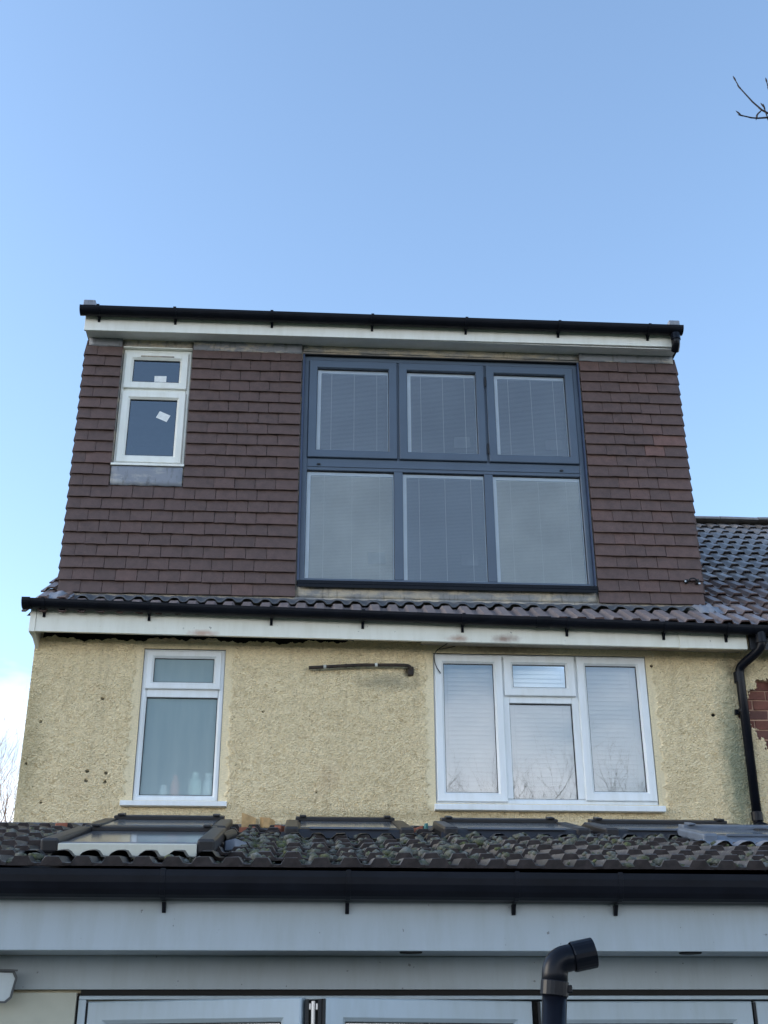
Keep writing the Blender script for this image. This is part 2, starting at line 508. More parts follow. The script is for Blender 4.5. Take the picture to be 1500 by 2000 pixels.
# ------------------------------------------------------------------ ground
g = MB()
nx = 24
for i in range(nx):
    for j in range(nx):
        xs = -300 + 600 * i / nx; ys = -300 + 600 * j / nx; d = 600 / nx
        g.quad((xs, ys, 0), (xs + d, ys, 0), (xs + d, ys + d, 0), (xs, ys + d, 0))
tag(g.build('ground', M['grass']), None, None, kind='structure')
pv = MB(); pv.box(-2.6, 5.0, -6.4, -2.3, -0.1, 0.03)
tag(pv.build('patio', M['paving']), None, None, kind='structure')

# ------------------------------------------------------------------ roll-profile roof tile
ROLL = 0.1385
RP = [(0.0, 0.0), (0.030, 0.0), (0.049, 0.029), (0.108, 0.031), (0.127, 0.003)]
def roll_profile():
    pts = []
    for k in range(2):
        pts += [(x + k * ROLL, z) for x, z in RP]
    pts.append((2 * ROLL + 0.010, 0.0))
    return pts
def roll_height(x):
    u = (x % ROLL)
    P = RP + [(ROLL, 0)]
    for (a, ha), (b, hb) in zip(P, P[1:]):
        if u <= b: return ha + (hb - ha) * (u - a) / (b - a)
    return 0
def roll_tile_mesh(name, mat, nose, L=0.40, th=0.013, chip=0, solid=False):
    """x across, y up the slope from the lower edge, z out of the roof; nose, underside and ends take a second, darker colour"""
    pr = roll_profile(); n = len(pr)
    r = random.Random(chip)
    vs = []
    for (y, dz) in ((0.0, -.003), (0.005, 0.0), (L, 0.0)):
        for (x, z) in pr:
            jx = r.uniform(-.002, .002); jy = (r.uniform(-.004, .004) if y < 0.1 else 0); jz = (r.uniform(-.0015, .0015) if y < 0.1 else 0)
            vs.append((x + jx, y + jy, z + th + dz + jz))
    for y in (0.001, L):
        for (x, z) in pr: vs.append((x, y, 0.0 if solid else z))
    fs = []; mi = []
    for a in (0, 1):
        for i in range(n - 1): fs.append((a * n + i, a * n + i + 1, (a + 1) * n + i + 1, (a + 1) * n + i)); mi.append(0)
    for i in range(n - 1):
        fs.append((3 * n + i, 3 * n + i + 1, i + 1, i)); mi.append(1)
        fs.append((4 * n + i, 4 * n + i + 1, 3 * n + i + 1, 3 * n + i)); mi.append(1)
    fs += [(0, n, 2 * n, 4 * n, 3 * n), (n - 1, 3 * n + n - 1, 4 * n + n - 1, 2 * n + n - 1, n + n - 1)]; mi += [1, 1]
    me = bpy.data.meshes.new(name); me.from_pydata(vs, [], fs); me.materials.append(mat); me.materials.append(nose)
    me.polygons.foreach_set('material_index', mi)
    return me

def lay_tiles(parent, x0, cols, y_e, z_e, pitch, gauge, courses, meshes, skip=None, jit=0.004, lift=0.026):
    ca, sa = math.cos(pitch), math.sin(pitch)
    tilt = pitch - math.atan2(lift, gauge)
    n = 0
    for c in range(courses):
        for k in range(cols):
            x = x0 + k * 2 * ROLL
            d = c * gauge
            if skip and skip(x, d, c): continue
            y = y_e + d * ca; z = z_e + d * sa
            # lower end stands proud by one thickness
            pos = Vector((x + rnd.uniform(-jit, jit) * 0.6, y - sa * lift + rnd.uniform(-jit, jit), z + ca * lift))
            Mx = Matrix.Translation(pos) @ Matrix.Rotation(rnd.uniform(-jit, jit) * 1.5, 4, 'Z') @ Matrix.Rotation(tilt + rnd.uniform(-jit, jit), 4, 'X') @ Matrix.Rotation(rnd.uniform(-jit, jit), 4, 'Y')
            ml = meshes(c, k)
            place('tile', ml, parent, Mx); n += 1
    return n

TM = {}
for key in ('roof_new', 'roof_brown', 'roof_old', 'roof_ext'):
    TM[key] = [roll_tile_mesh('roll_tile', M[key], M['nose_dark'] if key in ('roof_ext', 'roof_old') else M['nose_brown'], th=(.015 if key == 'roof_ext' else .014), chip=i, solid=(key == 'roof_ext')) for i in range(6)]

# ------------------------------------------------------------------ rendered wall with real relief
def dash_field(nx, nz, step, seed):
    rs = np.random.RandomState(seed)
    w = rs.randn(nz, nx)
    F = np.fft.rfft2(w)
    fz = np.fft.fftfreq(nz, step)[:, None]; fx = np.fft.rfftfreq(nx, step)[None, :]
    q = np.sqrt((fx * 0.0225) ** 2 + (fz * 0.0088) ** 2)
    H = q ** 1.2 * np.exp(-(q ** 2) * 1.1)
    h = np.fft.irfft2(F * H, s=(nz, nx)); h /= h.std()
    q2 = np.sqrt((fx * 0.012) ** 2 + (fz * 0.009) ** 2)
    h2 = np.fft.irfft2(np.fft.rfft2(rs.randn(nz, nx)) * np.exp(-q2 ** 2), s=(nz, nx)); h2 /= h2.std()
    q3 = np.sqrt((fx * 0.050) ** 2 + (fz * 0.030) ** 2)
    h3 = np.fft.irfft2(np.fft.rfft2(rs.randn(nz, nx)) * np.exp(-q3 ** 2), s=(nz, nx)); h3 /= h3.std()
    crease = np.exp(-(h / 0.34) ** 2) * np.clip(0.72 + 0.18 * h3, 0.3, 1.2)
    return np.tanh(h) * 0.0034 + h2 * 0.0006 - crease * 0.0138 + 0.0055

def dash_wall(name, x0, x1, z0, z1, openings, holes, mat, parent, seed, step=0.0037, flat=0.05, cut=None):
    nx = int(round((x1 - x0) / step)) + 1; nz = int(round((z1 - z0) / step)) + 1
    X = np.linspace(x0, x1, nx); Z = np.linspace(z0, z1, nz)
    h = dash_field(nx, nz, step, seed)
    XX, ZZ = np.meshgrid(X, Z)
    rs = np.random.RandomState(seed + 5)
    wob = np.interp(np.arange(nz), np.arange(0, nz, 6), rs.uniform(-.018, .018, len(np.arange(0, nz, 6))))[:, None]
    amp = np.ones_like(h); keep = np.ones((nz - 1, nx - 1), bool)
    cx = (XX[:-1, :-1] + XX[1:, 1:]) / 2; cz = (ZZ[:-1, :-1] + ZZ[1:, 1:]) / 2
    for (a, b, c, d) in openings:
        dx = np.maximum(np.maximum(a - XX, XX - b), 0); dz = np.maximum(np.maximum(c - ZZ, ZZ - d), 0)
        dist = np.maximum(dx, dz * 1.0) + wob
        amp = np.minimum(amp, np.clip((dist - flat) / 0.012, 0.10, 1))
        keep &= ~((cx > a) & (cx < b) & (cz > c) & (cz < d))
    Y = -(h * amp) - 0.006 * amp
    for (hx, hz, r) in holes:
        dd = np.hypot(XX - hx, (ZZ - hz) * 1.1) + rs.uniform(-.003, .003, XX.shape)
        Y += np.clip(1 - dd / r, 0, 1) ** 0.5 * 0.02
        keep &= ~((np.hypot(cx - hx, (cz - hz) * 1.2) + .0035 * np.sin(cx * 300) * np.sin(cz * 260)) < r * .72)
    if cut is not None: keep &= ~cut(cx, cz)
    idx = np.arange(nx * nz).reshape(nz, nx)
    a = idx[:-1, :-1][keep]; b = idx[:-1, 1:][keep]; c = idx[1:, 1:][keep]; d = idx[1:, :-1][keep]
    faces = np.stack([a, b, c, d], 1)
    co = np.stack([XX, Y, ZZ], -1).reshape(-1, 3)
    used = np.unique(faces); remap = -np.ones(nx * nz, int); remap[used] = np.arange(len(used))
    co = co[used]; faces = remap[faces]
    me = bpy.data.meshes.new(name)
    me.vertices.add(len(co)); me.vertices.foreach_set('co', co.astype(np.float32).ravel())
    nf = len(faces)
    me.loops.add(nf * 4); me.loops.foreach_set('vertex_index', faces.astype(np.int32).ravel())
    me.polygons.add(nf); me.polygons.foreach_set('loop_start', np.arange(0, nf * 4, 4, dtype=np.int32))
    me.polygons.foreach_set('loop_total', np.full(nf, 4, np.int32))
    me.update(); me.validate()
    return link(name, me, mat, parent)

# =================================================================== HOUSE
PARTY = 3.32
house = thing('terraced_house', (0.66, 3.5, 0), 'cream pebble-dashed end house with white windows under the dormer', 'house')
WIN_L = (-1.192, -0.592, 3.452, 4.568)
WIN_R = (0.955, 2.574, 3.452, 4.570)
holes = [(-1.463, 4.18, .016), (-1.521, 3.651, .017), (-1.388, 3.641, .016), (-1.522, 3.586, .016), (-1.389, 3.58, .017), (3.052, 4.124, .018), (-1.882, 4.004, .013), (-1.817, 3.429, .012),
         (-1.95, 3.70, .010), (2.62, 4.50, .014), (0.10, 3.52, .008), (-0.30, 4.10, .008)]
BR0 = [(3.234, 3.30, 4.105, 4.172)]
def cut_house(cx, cz):
    m = np.zeros_like(cx, bool)
    jit = 0.006 * np.sin(cx * 190) + 0.006 * np.sin(cz * 230 + 1)
    m |= (cz > 4.636 + .010 * np.sin(cx * 5.3) + .008 * np.sin(cx * 17 + 1) + .006 * np.sin(cx * 43) + .004 * np.sin(cx * 101)) & (cx < 0.36)
    for a, b, c, d in BR0: m |= (cx + jit > a) & (cx < b) & (cz + jit > c) & (cz < d)
    return m
wall = dash_wall('wall', -1.99, PARTY, 3.12, 4.86, [WIN_L, WIN_R], holes, M['render'], house, 3, cut=cut_house)
w = MB()
w.box(-1.99, PARTY, 0.012, 0.2, 0.0, 3.118)                     # behind the extension
w.box(-1.99, -1.79, 0.2, 7.2, 0.0, 4.86)                          # gable flank
w.box(-1.79, PARTY, 7.0, 7.2, 0.0, 4.86)
w.add([(-1.99, 0.0, 4.861), (-1.99, 7.2, 4.861), (-1.99, 3.55, 7.15), (-1.79, 0.0, 4.861), (-1.79, 7.2, 4.861), (-1.79, 3.55, 7.15)],
      [(0, 2, 1), (3, 4, 5), (0, 3, 5, 2), (1, 2, 5, 4), (0, 1, 4, 3)])
w.build('flank_wall', M['render_flat'], house)
edge = MB(); edge.box(-1.992, -1.965, 0.001, 0.199, 3.12, 4.86)
edge.build('corner_bead', M['render_flat'], house)
# room behind the windows
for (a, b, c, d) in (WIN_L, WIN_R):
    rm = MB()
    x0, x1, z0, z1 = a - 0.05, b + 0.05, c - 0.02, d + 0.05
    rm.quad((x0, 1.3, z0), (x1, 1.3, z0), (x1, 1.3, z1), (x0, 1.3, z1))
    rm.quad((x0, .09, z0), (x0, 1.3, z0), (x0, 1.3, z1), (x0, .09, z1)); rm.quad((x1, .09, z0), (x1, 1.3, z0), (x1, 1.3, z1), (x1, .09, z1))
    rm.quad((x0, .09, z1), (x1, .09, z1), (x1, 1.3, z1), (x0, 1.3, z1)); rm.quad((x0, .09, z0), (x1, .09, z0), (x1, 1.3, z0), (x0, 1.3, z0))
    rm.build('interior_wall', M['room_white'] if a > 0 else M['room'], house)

def brick_mesh(wd, ht=0.064, seed=0):
    r = random.Random(seed); b = MB()
    j = lambda: r.uniform(-.003, .003)
    b.add([(j(), 0 + j() * .6, j()), (wd + j(), j() * .6, j()), (wd, .09, 0), (0, .09, 0), (j(), j() * .6, ht + j()), (wd + j(), j() * .6, ht + j()), (wd, .09, ht), (0, .09, ht)],
          [(0, 3, 2, 1), (4, 5, 6, 7), (0, 1, 5, 4), (1, 2, 6, 5), (2, 3, 7, 6), (3, 0, 4, 7)])
    me = b.mesh('brick'); me.materials.append(M['brick']); return me
BRK = [brick_mesh(0.212, seed=i) for i in range(4)] + [brick_mesh(0.10, seed=9)]
place('brick', BRK[4], wall, Matrix.Translation((3.205, 0.024, 4.104)))

def ring_obj(name, x0, x1, z0, z1, wd, yf, yb, mat, parent, bead=0.014, outer=0.005):
    m = MB()
    m.ring(x0, x1, z0, z1, [(0, yb), (0, yf + outer), (outer, yf), (wd - bead, yf), (wd, yf + bead), (wd, yb)])
    return m.build(name, mat, parent, bevel=0.0012, seg=1)

def pane_obj(name, x0, x1, z0, z1, y, mat, parent, th=0.006):
    m = MB(); m.box(x0 - .006, x1 + .006, y, y + th, z0 - .006, z1 + .006)
    return m.build(name, mat, parent)
def pane_sheet(name, x0, x1, z0, z1, y, mat, parent):
    m = MB(); m.quad((x0 - .004, y, z0 - .004), (x1 + .004, y, z0 - .004), (x1 + .004, y, z1 + .004), (x0 - .004, y, z1 + .004))
    return m.build(name, mat, parent)
def seal_obj(x0, x1, z0, z1, y, parent, wd=0.006):
    m = MB(); m.ring(x0 - .001, x1 + .001, z0 - .001, z1 + .001, [(0, y + .012), (0, y), (wd, y), (wd, y + .012)])
    return m.build('seal', M['seal'], parent)

# ---- frosted bathroom window
a, b, c, d = WIN_L
win = ring_obj('window', a, b, c, d, 0.042, 0.012, 0.085, M['upvc'], house)
m = MB(); m.box(a + .043, b - .043, 0.016, 0.085, 4.205, 4.272)
m.build('transom', M['upvc'], win, bevel=.003)
s = ring_obj('sash', -1.166, -0.619, 4.262, 4.552, 0.054, -0.006, 0.05, M['upvc'], win, bead=.016)
seal_obj(-1.114, -0.671, 4.314, 4.500, 0.012, win)
pane_sheet('pane', -1.110, -0.675, 4.318, 4.496, 0.022, M['frost'], win)
seal_obj(-1.150, -0.634, 3.494, 4.206, 0.030, win)
pane_sheet('pane', -1.146, -0.638, 3.498, 4.202, 0.040, M['frost'], win)
m = MB(); m.prism_x([(-.065, 3.405), (-.065, 3.436), (-.06, 3.440), (.03, 3.4515), (.03, 3.405)], -1.265, -0.525)
m.build('sill', M['upvc'], win, bevel=.003)
m = MB(); m.box(a + .01, b - .01, 0.09, 0.22, 3.455, 3.487)
m.build('inner_sill', M['upvc'], win)

def bottle(x, y, z, r, h, mat, label, name='bottle', neck=0.45):
    o = thing(name, (x, y, z), label, 'bottle', 'bottles on the bathroom sill')
    m = MB(); m.lathe([(r * .9, z), (r, z + .01), (r, z + h * .62), (r * .85, z + h * .72), (r * neck, z + h * .80), (r * neck, z + h * .84)], x, y)
    m.build('bottle_body', mat, o, smooth=True)
    m = MB(); m.lathe([(r * neck * 1.2, z + h * .841), (r * neck * 1.2, z + h), (r * neck * .6, z + h * 1.01)], x, y)
    m.build('cap', mat, o)
    return o
bw = simple('white_bottle', (0.85, 0.88, 0.84), 0.4, 0.03); bo = simple('orange_bottle', (0.70, 0.20, 0.10), 0.4, 0.05); bg = simple('pale_bottle', (0.70, 0.82, 0.72), 0.4, 0.03)
bottle(-0.768, 0.095, 3.488, 0.048, 0.185, bg, 'taller of two pale bottles behind the frosted bathroom window')
bottle(-0.668, 0.09, 3.488, 0.042, 0.175, bw, 'pale bottle nearest the right edge of the frosted window', neck=0.6)
bottle(-0.905, 0.082, 3.488, 0.034, 0.16, bo, 'orange bottle behind the frosted bathroom window')
bottle(-0.985, 0.078, 3.488, 0.030, 0.085, bw, 'short white bottle left of the orange one behind frosted glass', neck=0.7)

# ---- bedroom window with venetian blinds
a, b, c, d = WIN_R
win = ring_obj('window', a, b, c, d, 0.040, 0.010, 0.085, M['upvc'], house)
m = MB()
m.box(1.462, 1.520, 0.014, 0.085, c + .041, d - .041)
m.box(1.992, 2.058, 0.014, 0.085, c + .041, d - .041)
m.split('mullion', M['upvc'], win, bevel=.003)
m = MB(); m.box(1.521, 1.991, 0.016, 0.085, 4.200, 4.262)
m.build('transom', M['upvc'], win, bevel=.003)
for (x0, x1, z0, z1, wd) in ((0.966, 1.474, 3.466, 4.560, 0.066), (1.486, 2.024, 4.250, 4.562, 0.068), (2.042, 2.566, 3.480, 4.562, 0.068)):
    ring_obj('sash', x0, x1, z0, z1, wd, -0.010, 0.05, M['upvc'], win, bead=.016)
    seal_obj(x0 + wd - .002, x1 - wd + .002, z0 + wd - .002, z1 - wd + .002, 0.008, win)
    pane_sheet('pane', x0 + wd, x1 - wd, z0 + wd, z1 - wd, 0.018, M['glass_bed'], win)
seal_obj(1.520, 1.992, 3.492, 4.200, 0.034, win)
pane_sheet('pane', 1.522, 1.990, 3.494, 4.198, 0.044, M['glass_bed'], win)
m = MB(); m.prism_x([(-.07, 3.395), (-.07, 3.432), (-.064, 3.437), (.03, 3.4515), (.03, 3.395)], 0.940, 2.600)
m.build('sill', M['upvc'], win, bevel=.003)
SP = 0.034
slm = {}
for (x0, x1, lab) in ((0.99, 1.476, 'white venetian blind behind the left light of the bedroom window'), (1.482, 2.018, 'white venetian blind behind the middle light under the small top sash'),
                      (2.024, 2.545, 'white venetian blind behind the right light of the bedroom window')):
    bl = thing('venetian_blind', ((x0 + x1) / 2, .095, 3.49), lab, 'blind', 'bedroom blinds')
    sm = MB()
    wd = x1 - x0
    pr = [(-0.012, -0.021), (-0.004, -0.008), (0.003, 0.008), (0.008, 0.021), (0.0065, 0.0213), (0.0015, 0.008), (-0.0055, -0.008), (-0.0135, -0.021)]
    sm.prism_x(pr, -wd / 2, wd / 2)
    me = sm.mesh('slat'); me.materials.append(M['blind'])
    k = 0
    z = 3.515
    while z < 4.53:
        place('slat', me, bl, Matrix.Translation(((x0 + x1) / 2, .095, z)) @ Matrix.Rotation(rnd.uniform(-.05, .05), 4, 'X'))
        z += SP
    m = MB()
    for f in (0.16, 0.84):
        xx = x0 + wd * f
        m.box(xx - .0015, xx + .0015, .078, .080, 3.5, 4.54)
    m.split('ladder_cord', M['blind'], bl)
    m = MB(); m.box(x0, x1, .087, .125, 4.535, 4.568); m.build('head_rail', M['blind'], bl)

# ---- eaves: fascia, soffit, gutter, downpipe
def zfas(x): return 4.614 - 0.0079 * (x + 2.0)
m = MB()
XS = [-1.998, 1.0, 2.792]
m.prism_x([(-.22, zfas(-1.998)), (-.22, 4.80), (-.195, 4.80), (-.195, zfas(-1.998))], -1.955, 2.788, dz=0)
for i, v in enumerate(m.v):
    m.v[i] = (v[0], v[1], zfas(v[0]) if v[2] < 4.7 else 4.808 - .019 * (v[0] + 2.04))
m.build('fascia', M['fascia_main'], house, bevel=.002)
m = MB(); m.prism_x([(-.22, zfas(3)), (-.22, 4.795), (-.195, 4.795), (-.195, zfas(3))], 2.838, 3.30)
for i, v in enumerate(m.v):
    m.v[i] = (v[0], v[1], zfas(v[0]) if v[2] < 4.7 else 4.808 - .019 * (v[0] + 2.04))
m.build('fascia', M['fascia_main'], house, bevel=.002)
m = MB(); m.box(2.783, 2.842, -.226, -.192, zfas(2.8) - .004, 4.70); m.build('fascia_joint', M['fascia_main'], house, bevel=.002)
m = MB()   # boxed end at the gable
m.add([(-2.0, -.224, 4.610), (-2.0, 0.0, 4.61), (-2.0, 0.0, 4.84), (-2.0, -.224, 4.80), (-1.957, -.224, 4.610), (-1.957, 0, 4.61), (-1.957, 0, 4.84), (-1.957, -.224, 4.80)],
      [(0, 1, 2, 3), (4, 7, 6, 5), (0, 3, 7, 4), (1, 5, 6, 2), (0, 4, 5, 1), (3, 2, 6, 7)])
m.add([(-1.99, -.16, 4.609), (-1.99, .0, 4.609), (-1.98, .0, 4.54), (-1.96, -.16, 4.609), (-1.96, 0, 4.609), (-1.965, 0, 4.54)], [(0, 1, 2), (3, 5, 4), (0, 2, 5, 3), (0, 3, 4, 1), (1, 4, 5, 2)])
m.build('box_end', M['fascia_main'], house, bevel=.002)
m = MB(); m.prism_x([(-.196, 4.606), (-.196, 4.613), (-.012, 4.638), (-.012, 4.630)], 0.86, 3.30, dz=-.018)
m.build('soffit', M['soffit_old'], house)
m = MB(); m.box(-1.95, 3.3, -.03, -.0125, 4.845, 4.859); m.build('wall_plate', M['felt'], house)
m = MB(); m.box(-1.95, .95, .05, .07, 4.56, 4.85); m.build('dark_eaves_backing', M['gap'], house)  # dark sheet added to blacken the open eaves gap like deep shade

def half_round(name, x0, x1, yc, ztop0, ztop1, r, mat, parent, th=0.003, n=12, lip=0.006):
    out = [(yc + r * math.cos(math.pi + math.pi * k / n), r * math.sin(math.pi + math.pi * k / n)) for k in range(n + 1)]
    inn = [(yc + (r - th) * math.cos(2 * math.pi - math.pi * k / n), (r - th) * math.sin(2 * math.pi - math.pi * k / n)) for k in range(n + 1)]
    prof = [(yc - r, lip)] + out + [(yc + r, lip), (yc + r - th, lip)] + inn + [(yc - r + th, lip)]
    m = MB()
    m.prism_x([(y, z + ztop0) for y, z in prof], x0, x1, dz=ztop1 - ztop0)
    for xe, zt in ((x0, ztop0), (x1, ztop1)):
        sgn = -1 if xe == x0 else 1
        m.prism_x([(y, z + zt) for y, z in [(yc - r - .001, lip + .001)] + [(yc + (r + .001) * math.cos(math.pi + math.pi * k / n), (r + .001) * math.sin(math.pi + math.pi * k / n)) for k in range(n + 1)] + [(yc + r + .001, lip + .001)]], xe, xe + sgn * 0.004)
    return m.build(name, mat, parent)

def bracket(x, yc, zt, r, yf, parent, w=0.024, hook=0.045):
    n = 10
    m = MB()
    out = [(yc + (r + .007) * math.cos(math.pi + math.pi * k / n), (r + .007) * math.sin(math.pi + math.pi * k / n)) for k in range(n + 1)]
    inn = [(yc + (r + .0015) * math.cos(2 * math.pi - math.pi * k / n), (r + .0015) * math.sin(2 * math.pi - math.pi * k / n)) for k in range(n + 1)]
    m.prism_x([(yc - r - .007, zt + .012)] + [(y, z + zt) for y, z in out] + [(y, z + zt) for y, z in inn] + [(yc - r - .0015, zt + .012)], x - w / 2, x + w / 2)
    m.box(x - w / 2 + .002, x + w / 2 - .002, yf - .012, yf - .0005, zt - r - hook, zt - .01)
    m.add([(x - .006, yf - .05, zt - r - .004), (x + .006, yf - .05, zt - r - .004), (x + .006, yf - .012, zt - r - hook * .9), (x - .006, yf - .012, zt - r - hook * .9), (x - .006, yf - .012, zt - r + .01), (x + .006, yf - .012, zt - r + .01)],
          [(0, 1, 2, 3), (0, 4, 5, 1), (0, 3, 4), (1, 5, 2), (2, 5, 4, 3)])
    return m.build('bracket', M['black_dull'], parent)

def zg(x): return 4.822 - 0.0190 * (x + 2.04)
gut = half_round('gutter', -2.035, PARTY, -.279, zg(-2.035), zg(PARTY), .055, M['black_dull'], house)
for x in (-1.90, -1.145, -0.256, 0.415, 1.154, 1.934, 2.665, 3.14):
    bracket(x, -.279, zg(x), .055, -.22, gut)
m = MB(); n = 12
for x0, x1 in ((1.70, 1.80), (-2.05, -1.99)):
    m.prism_x([(-.279 - .061, zg(x0) + .009)] + [(-.279 + .061 * math.cos(math.pi + math.pi * k / n), zg(x0) + .061 * math.sin(math.pi + math.pi * k / n)) for k in range(n + 1)] + [(-.279 + .0565, zg(x0))] +
              [(-.279 + .0565 * math.cos(2 * math.pi - math.pi * k / n), zg(x0) + .0565 * math.sin(2 * math.pi - math.pi * k / n)) for k in range(n + 1)] + [(-.279 - .0565, zg(x0) + .009)], x0, x1)
m.split('gutter_joint', M['black_dull'], gut)

def smooth_path(pts, n=6):
    P = [Vector(q) for q in pts]; out = [P[0]]
    for i in range(1, len(P) - 1):
        a = P[i] + (P[i - 1] - P[i]) * min(.45, .05 / max(1e-6, (P[i - 1] - P[i]).length)); b = P[i] + (P[i + 1] - P[i]) * min(.45, .05 / max(1e-6, (P[i + 1] - P[i]).length))
        for k in range(n + 1):
            t = k / n; out.append(a * (1 - t) ** 2 + P[i] * 2 * t * (1 - t) + b * t * t)
    out.append(P[-1]); return out
m = MB()
m.tube(smooth_path([(3.385, -.279, 4.70), (3.385, -.279, 4.565), (3.268, -.075, 4.475), (3.262, -.062, 3.31)]), .034, 16)
dp = m.build('downpipe', M['black'], house, smooth=True)
m = MB(); m.tube([(3.385, -.279, 4.70), (3.385, -.279, 4.60)], .041, 16); m.tube([(3.263, -.064, 4.44), (3.263, -.064, 4.36)], .039, 16); m.tube([(3.262, -.062, 3.40), (3.262, -.062, 3.335)], .040, 16)
m.split('pipe_socket', M['black'], dp, bevel=.002)
m = MB(); m.tube([(3.2635, -.064, 4.16), (3.2635, -.064, 4.13)], .038, 16); m.box(3.215, 3.31, -.03, 0.0, 4.125, 4.165)
m.build('pipe_clip', M['black'], dp, bevel=.002)
m = MB(); m.tube(smooth_path([(3.262, -.062, 3.345), (3.262, -.07, 3.30), (3.255, -.20, 3.262)]), .036, 14)
m.build('pipe_shoe', M['black'], dp, smooth=True)

# ---- main roof
PIT = math.atan(0.67)
YE, ZE = -.255, 4.720
def roof_z(y): return ZE + 0.67 * (y - YE)
m = MB()
YR = 3.62
m.add([(-2.03, YE + .05, roof_z(YE + .05) - .02), (PARTY, YE + .05, roof_z(YE + .05) - .02), (PARTY, YR, roof_z(YR) - .02), (-2.03, YR, roof_z(YR) - .02),
       (-2.03, 2 * YR - YE, ZE), (PARTY, 2 * YR - YE, ZE)], [(0, 1, 2, 3), (3, 2, 5, 4)])
roof = m.build('roof', M['felt'], house)
GA = 0.312
def skip_main(x, d, c):
    y = YE + d * math.cos(PIT)
    return y > 0.12 and x > -1.95 and x < 3.16 - 0.02
def pick_main(c, k):
    return TM['roof_new' if c == 0 else 'roof_brown'][rnd.randrange(6)]
lay_tiles(roof, -2.055, 1, YE, ZE, PIT, GA, 12, pick_main)
lay_tiles(roof, -2.055 + 2 * ROLL, 18, YE, ZE, PIT, GA, 1, pick_main)
lay_tiles(roof, -2.055 + 2 * ROLL * 19, 1, YE, ZE, PIT, GA, 14, lambda c, k: TM['roof_new' if c < 2 else 'roof_brown'][rnd.randrange(6)], skip=lambda x, d, c: False)
# ---- lead apron dressed over the rolls below the dormer
m = MB()
nxp = 300; rows = [(0.235, 0.02), (0.19, 0.052), (0.15, 0.046), (0.115, 0.042), (0.095, 0.040)]
for i in range(nxp + 1):
    x = -1.86 + (3.05 + 1.86) * i / nxp
    for j, (y, h) in enumerate(rows):
        k = 0.0 if j == 0 else (0.25, .8, 1, 1)[j - 1]
        yy = y + (0.012 * math.sin(x * 9.1) if j >= 3 else 0) + (0.02 * (roll_height(x + 2.055 + .02) / .03 - .5) if j >= 3 else 0)
        m.v.append((x, yy, roof_z(yy) + h * .55 + k * roll_height(x + 2.055) * .9 + .006))
R5 = len(rows)
for i in range(nxp):
    for j in range(R5 - 1):
        m.f.append((i * R5 + j, (i + 1) * R5 + j, (i + 1) * R5 + j + 1, i * R5 + j + 1))
lo = m.build('lead_apron', M['lead_dark'], house, smooth=True)
sd = lo.modifiers.new('solid', 'SOLIDIFY'); sd.thickness = .004
def saddle(cx, cy, cz, sx, sy, sz, seed, parent):
    r = random.Random(seed); m = MB(); n = 9
    for i in range(n):
        for j in range(n):
            u, v = i / (n - 1) - .5, j / (n - 1) - .5
            m.v.append((cx + u * sx + r.uniform(-.006, .006), cy + v * sy + r.uniform(-.006, .006), cz + 0.67 * v * sy + sz * max(0, 1 - (u * u + v * v) * 5) + r.uniform(-.008, .008) + .01 * math.sin(u * 14)))
    for i in range(n - 1):
        for j in range(n - 1): m.f.append((i * n + j, (i + 1) * n + j, (i + 1) * n + j + 1, i * n + j + 1))
    o = m.build('lead_saddle', M['lead_grey'], parent, smooth=True)
    s = o.modifiers.new('solid', 'SOLIDIFY'); s.thickness = .005
saddle(-1.88, .06, roof_z(.06) + .055, .20, .18, .035, 4, house)
saddle(3.14, .08, roof_z(.08) + .05, .19, .19, .04, 6, house)

# =================================================================== LOFT DORMER
DT = 0.25                     # sheathing plane; the tile noses stand 30 mm in front of it
dormer = thing('loft_dormer', (0.63, 2.2, 4.9), 'flat-roofed loft dormer hung with dark brown tiles', 'dormer')
BW = (-0.085, 2.310, 5.19, 7.335)      # big window opening
SW = (-1.612, -1.030, 6.185, 7.335)    # small window opening
m = MB()
XA, XB = -1.905, 3.155
def panel(x0, x1, z0, z1): m.box(x0, x1, DT, DT + .1, z0, z1)
panel(XA, SW[0], 5.03, 7.41); panel(SW[0], SW[1], 5.03, SW[2]); panel(SW[0], SW[1], SW[3], 7.41)
panel(SW[1], BW[0], 5.03, 7.41); panel(BW[0], BW[1], 4.98, BW[2]); panel(BW[0], BW[1], BW[3], 7.41); panel(BW[1], XB, 5.03, 7.41)
dw = m.build('wall', M['lead_tan'], dormer)
m = MB()
m.box(XA, XA + .1, DT + .1, 4.0, 4.98, 7.41); m.box(XB - .1, XB, DT + .1, 4.0, 4.98, 7.41)
m.build('cheek_wall', M['plain_tile'], dormer)
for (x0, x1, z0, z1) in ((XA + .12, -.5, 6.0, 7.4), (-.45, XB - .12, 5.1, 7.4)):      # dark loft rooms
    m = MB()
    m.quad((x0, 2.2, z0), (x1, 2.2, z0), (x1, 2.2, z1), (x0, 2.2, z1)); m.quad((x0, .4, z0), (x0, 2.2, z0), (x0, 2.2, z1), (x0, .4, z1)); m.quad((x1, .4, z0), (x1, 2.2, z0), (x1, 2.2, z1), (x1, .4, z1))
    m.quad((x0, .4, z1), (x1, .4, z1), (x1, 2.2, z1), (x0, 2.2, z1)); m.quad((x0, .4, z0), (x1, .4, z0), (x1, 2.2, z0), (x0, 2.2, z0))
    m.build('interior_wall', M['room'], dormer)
m = MB(); m.box(XA - .02, XB + .02, .09, 4.1, 7.412, 7.545)
m.build('flat_roof', M['felt'], dormer)

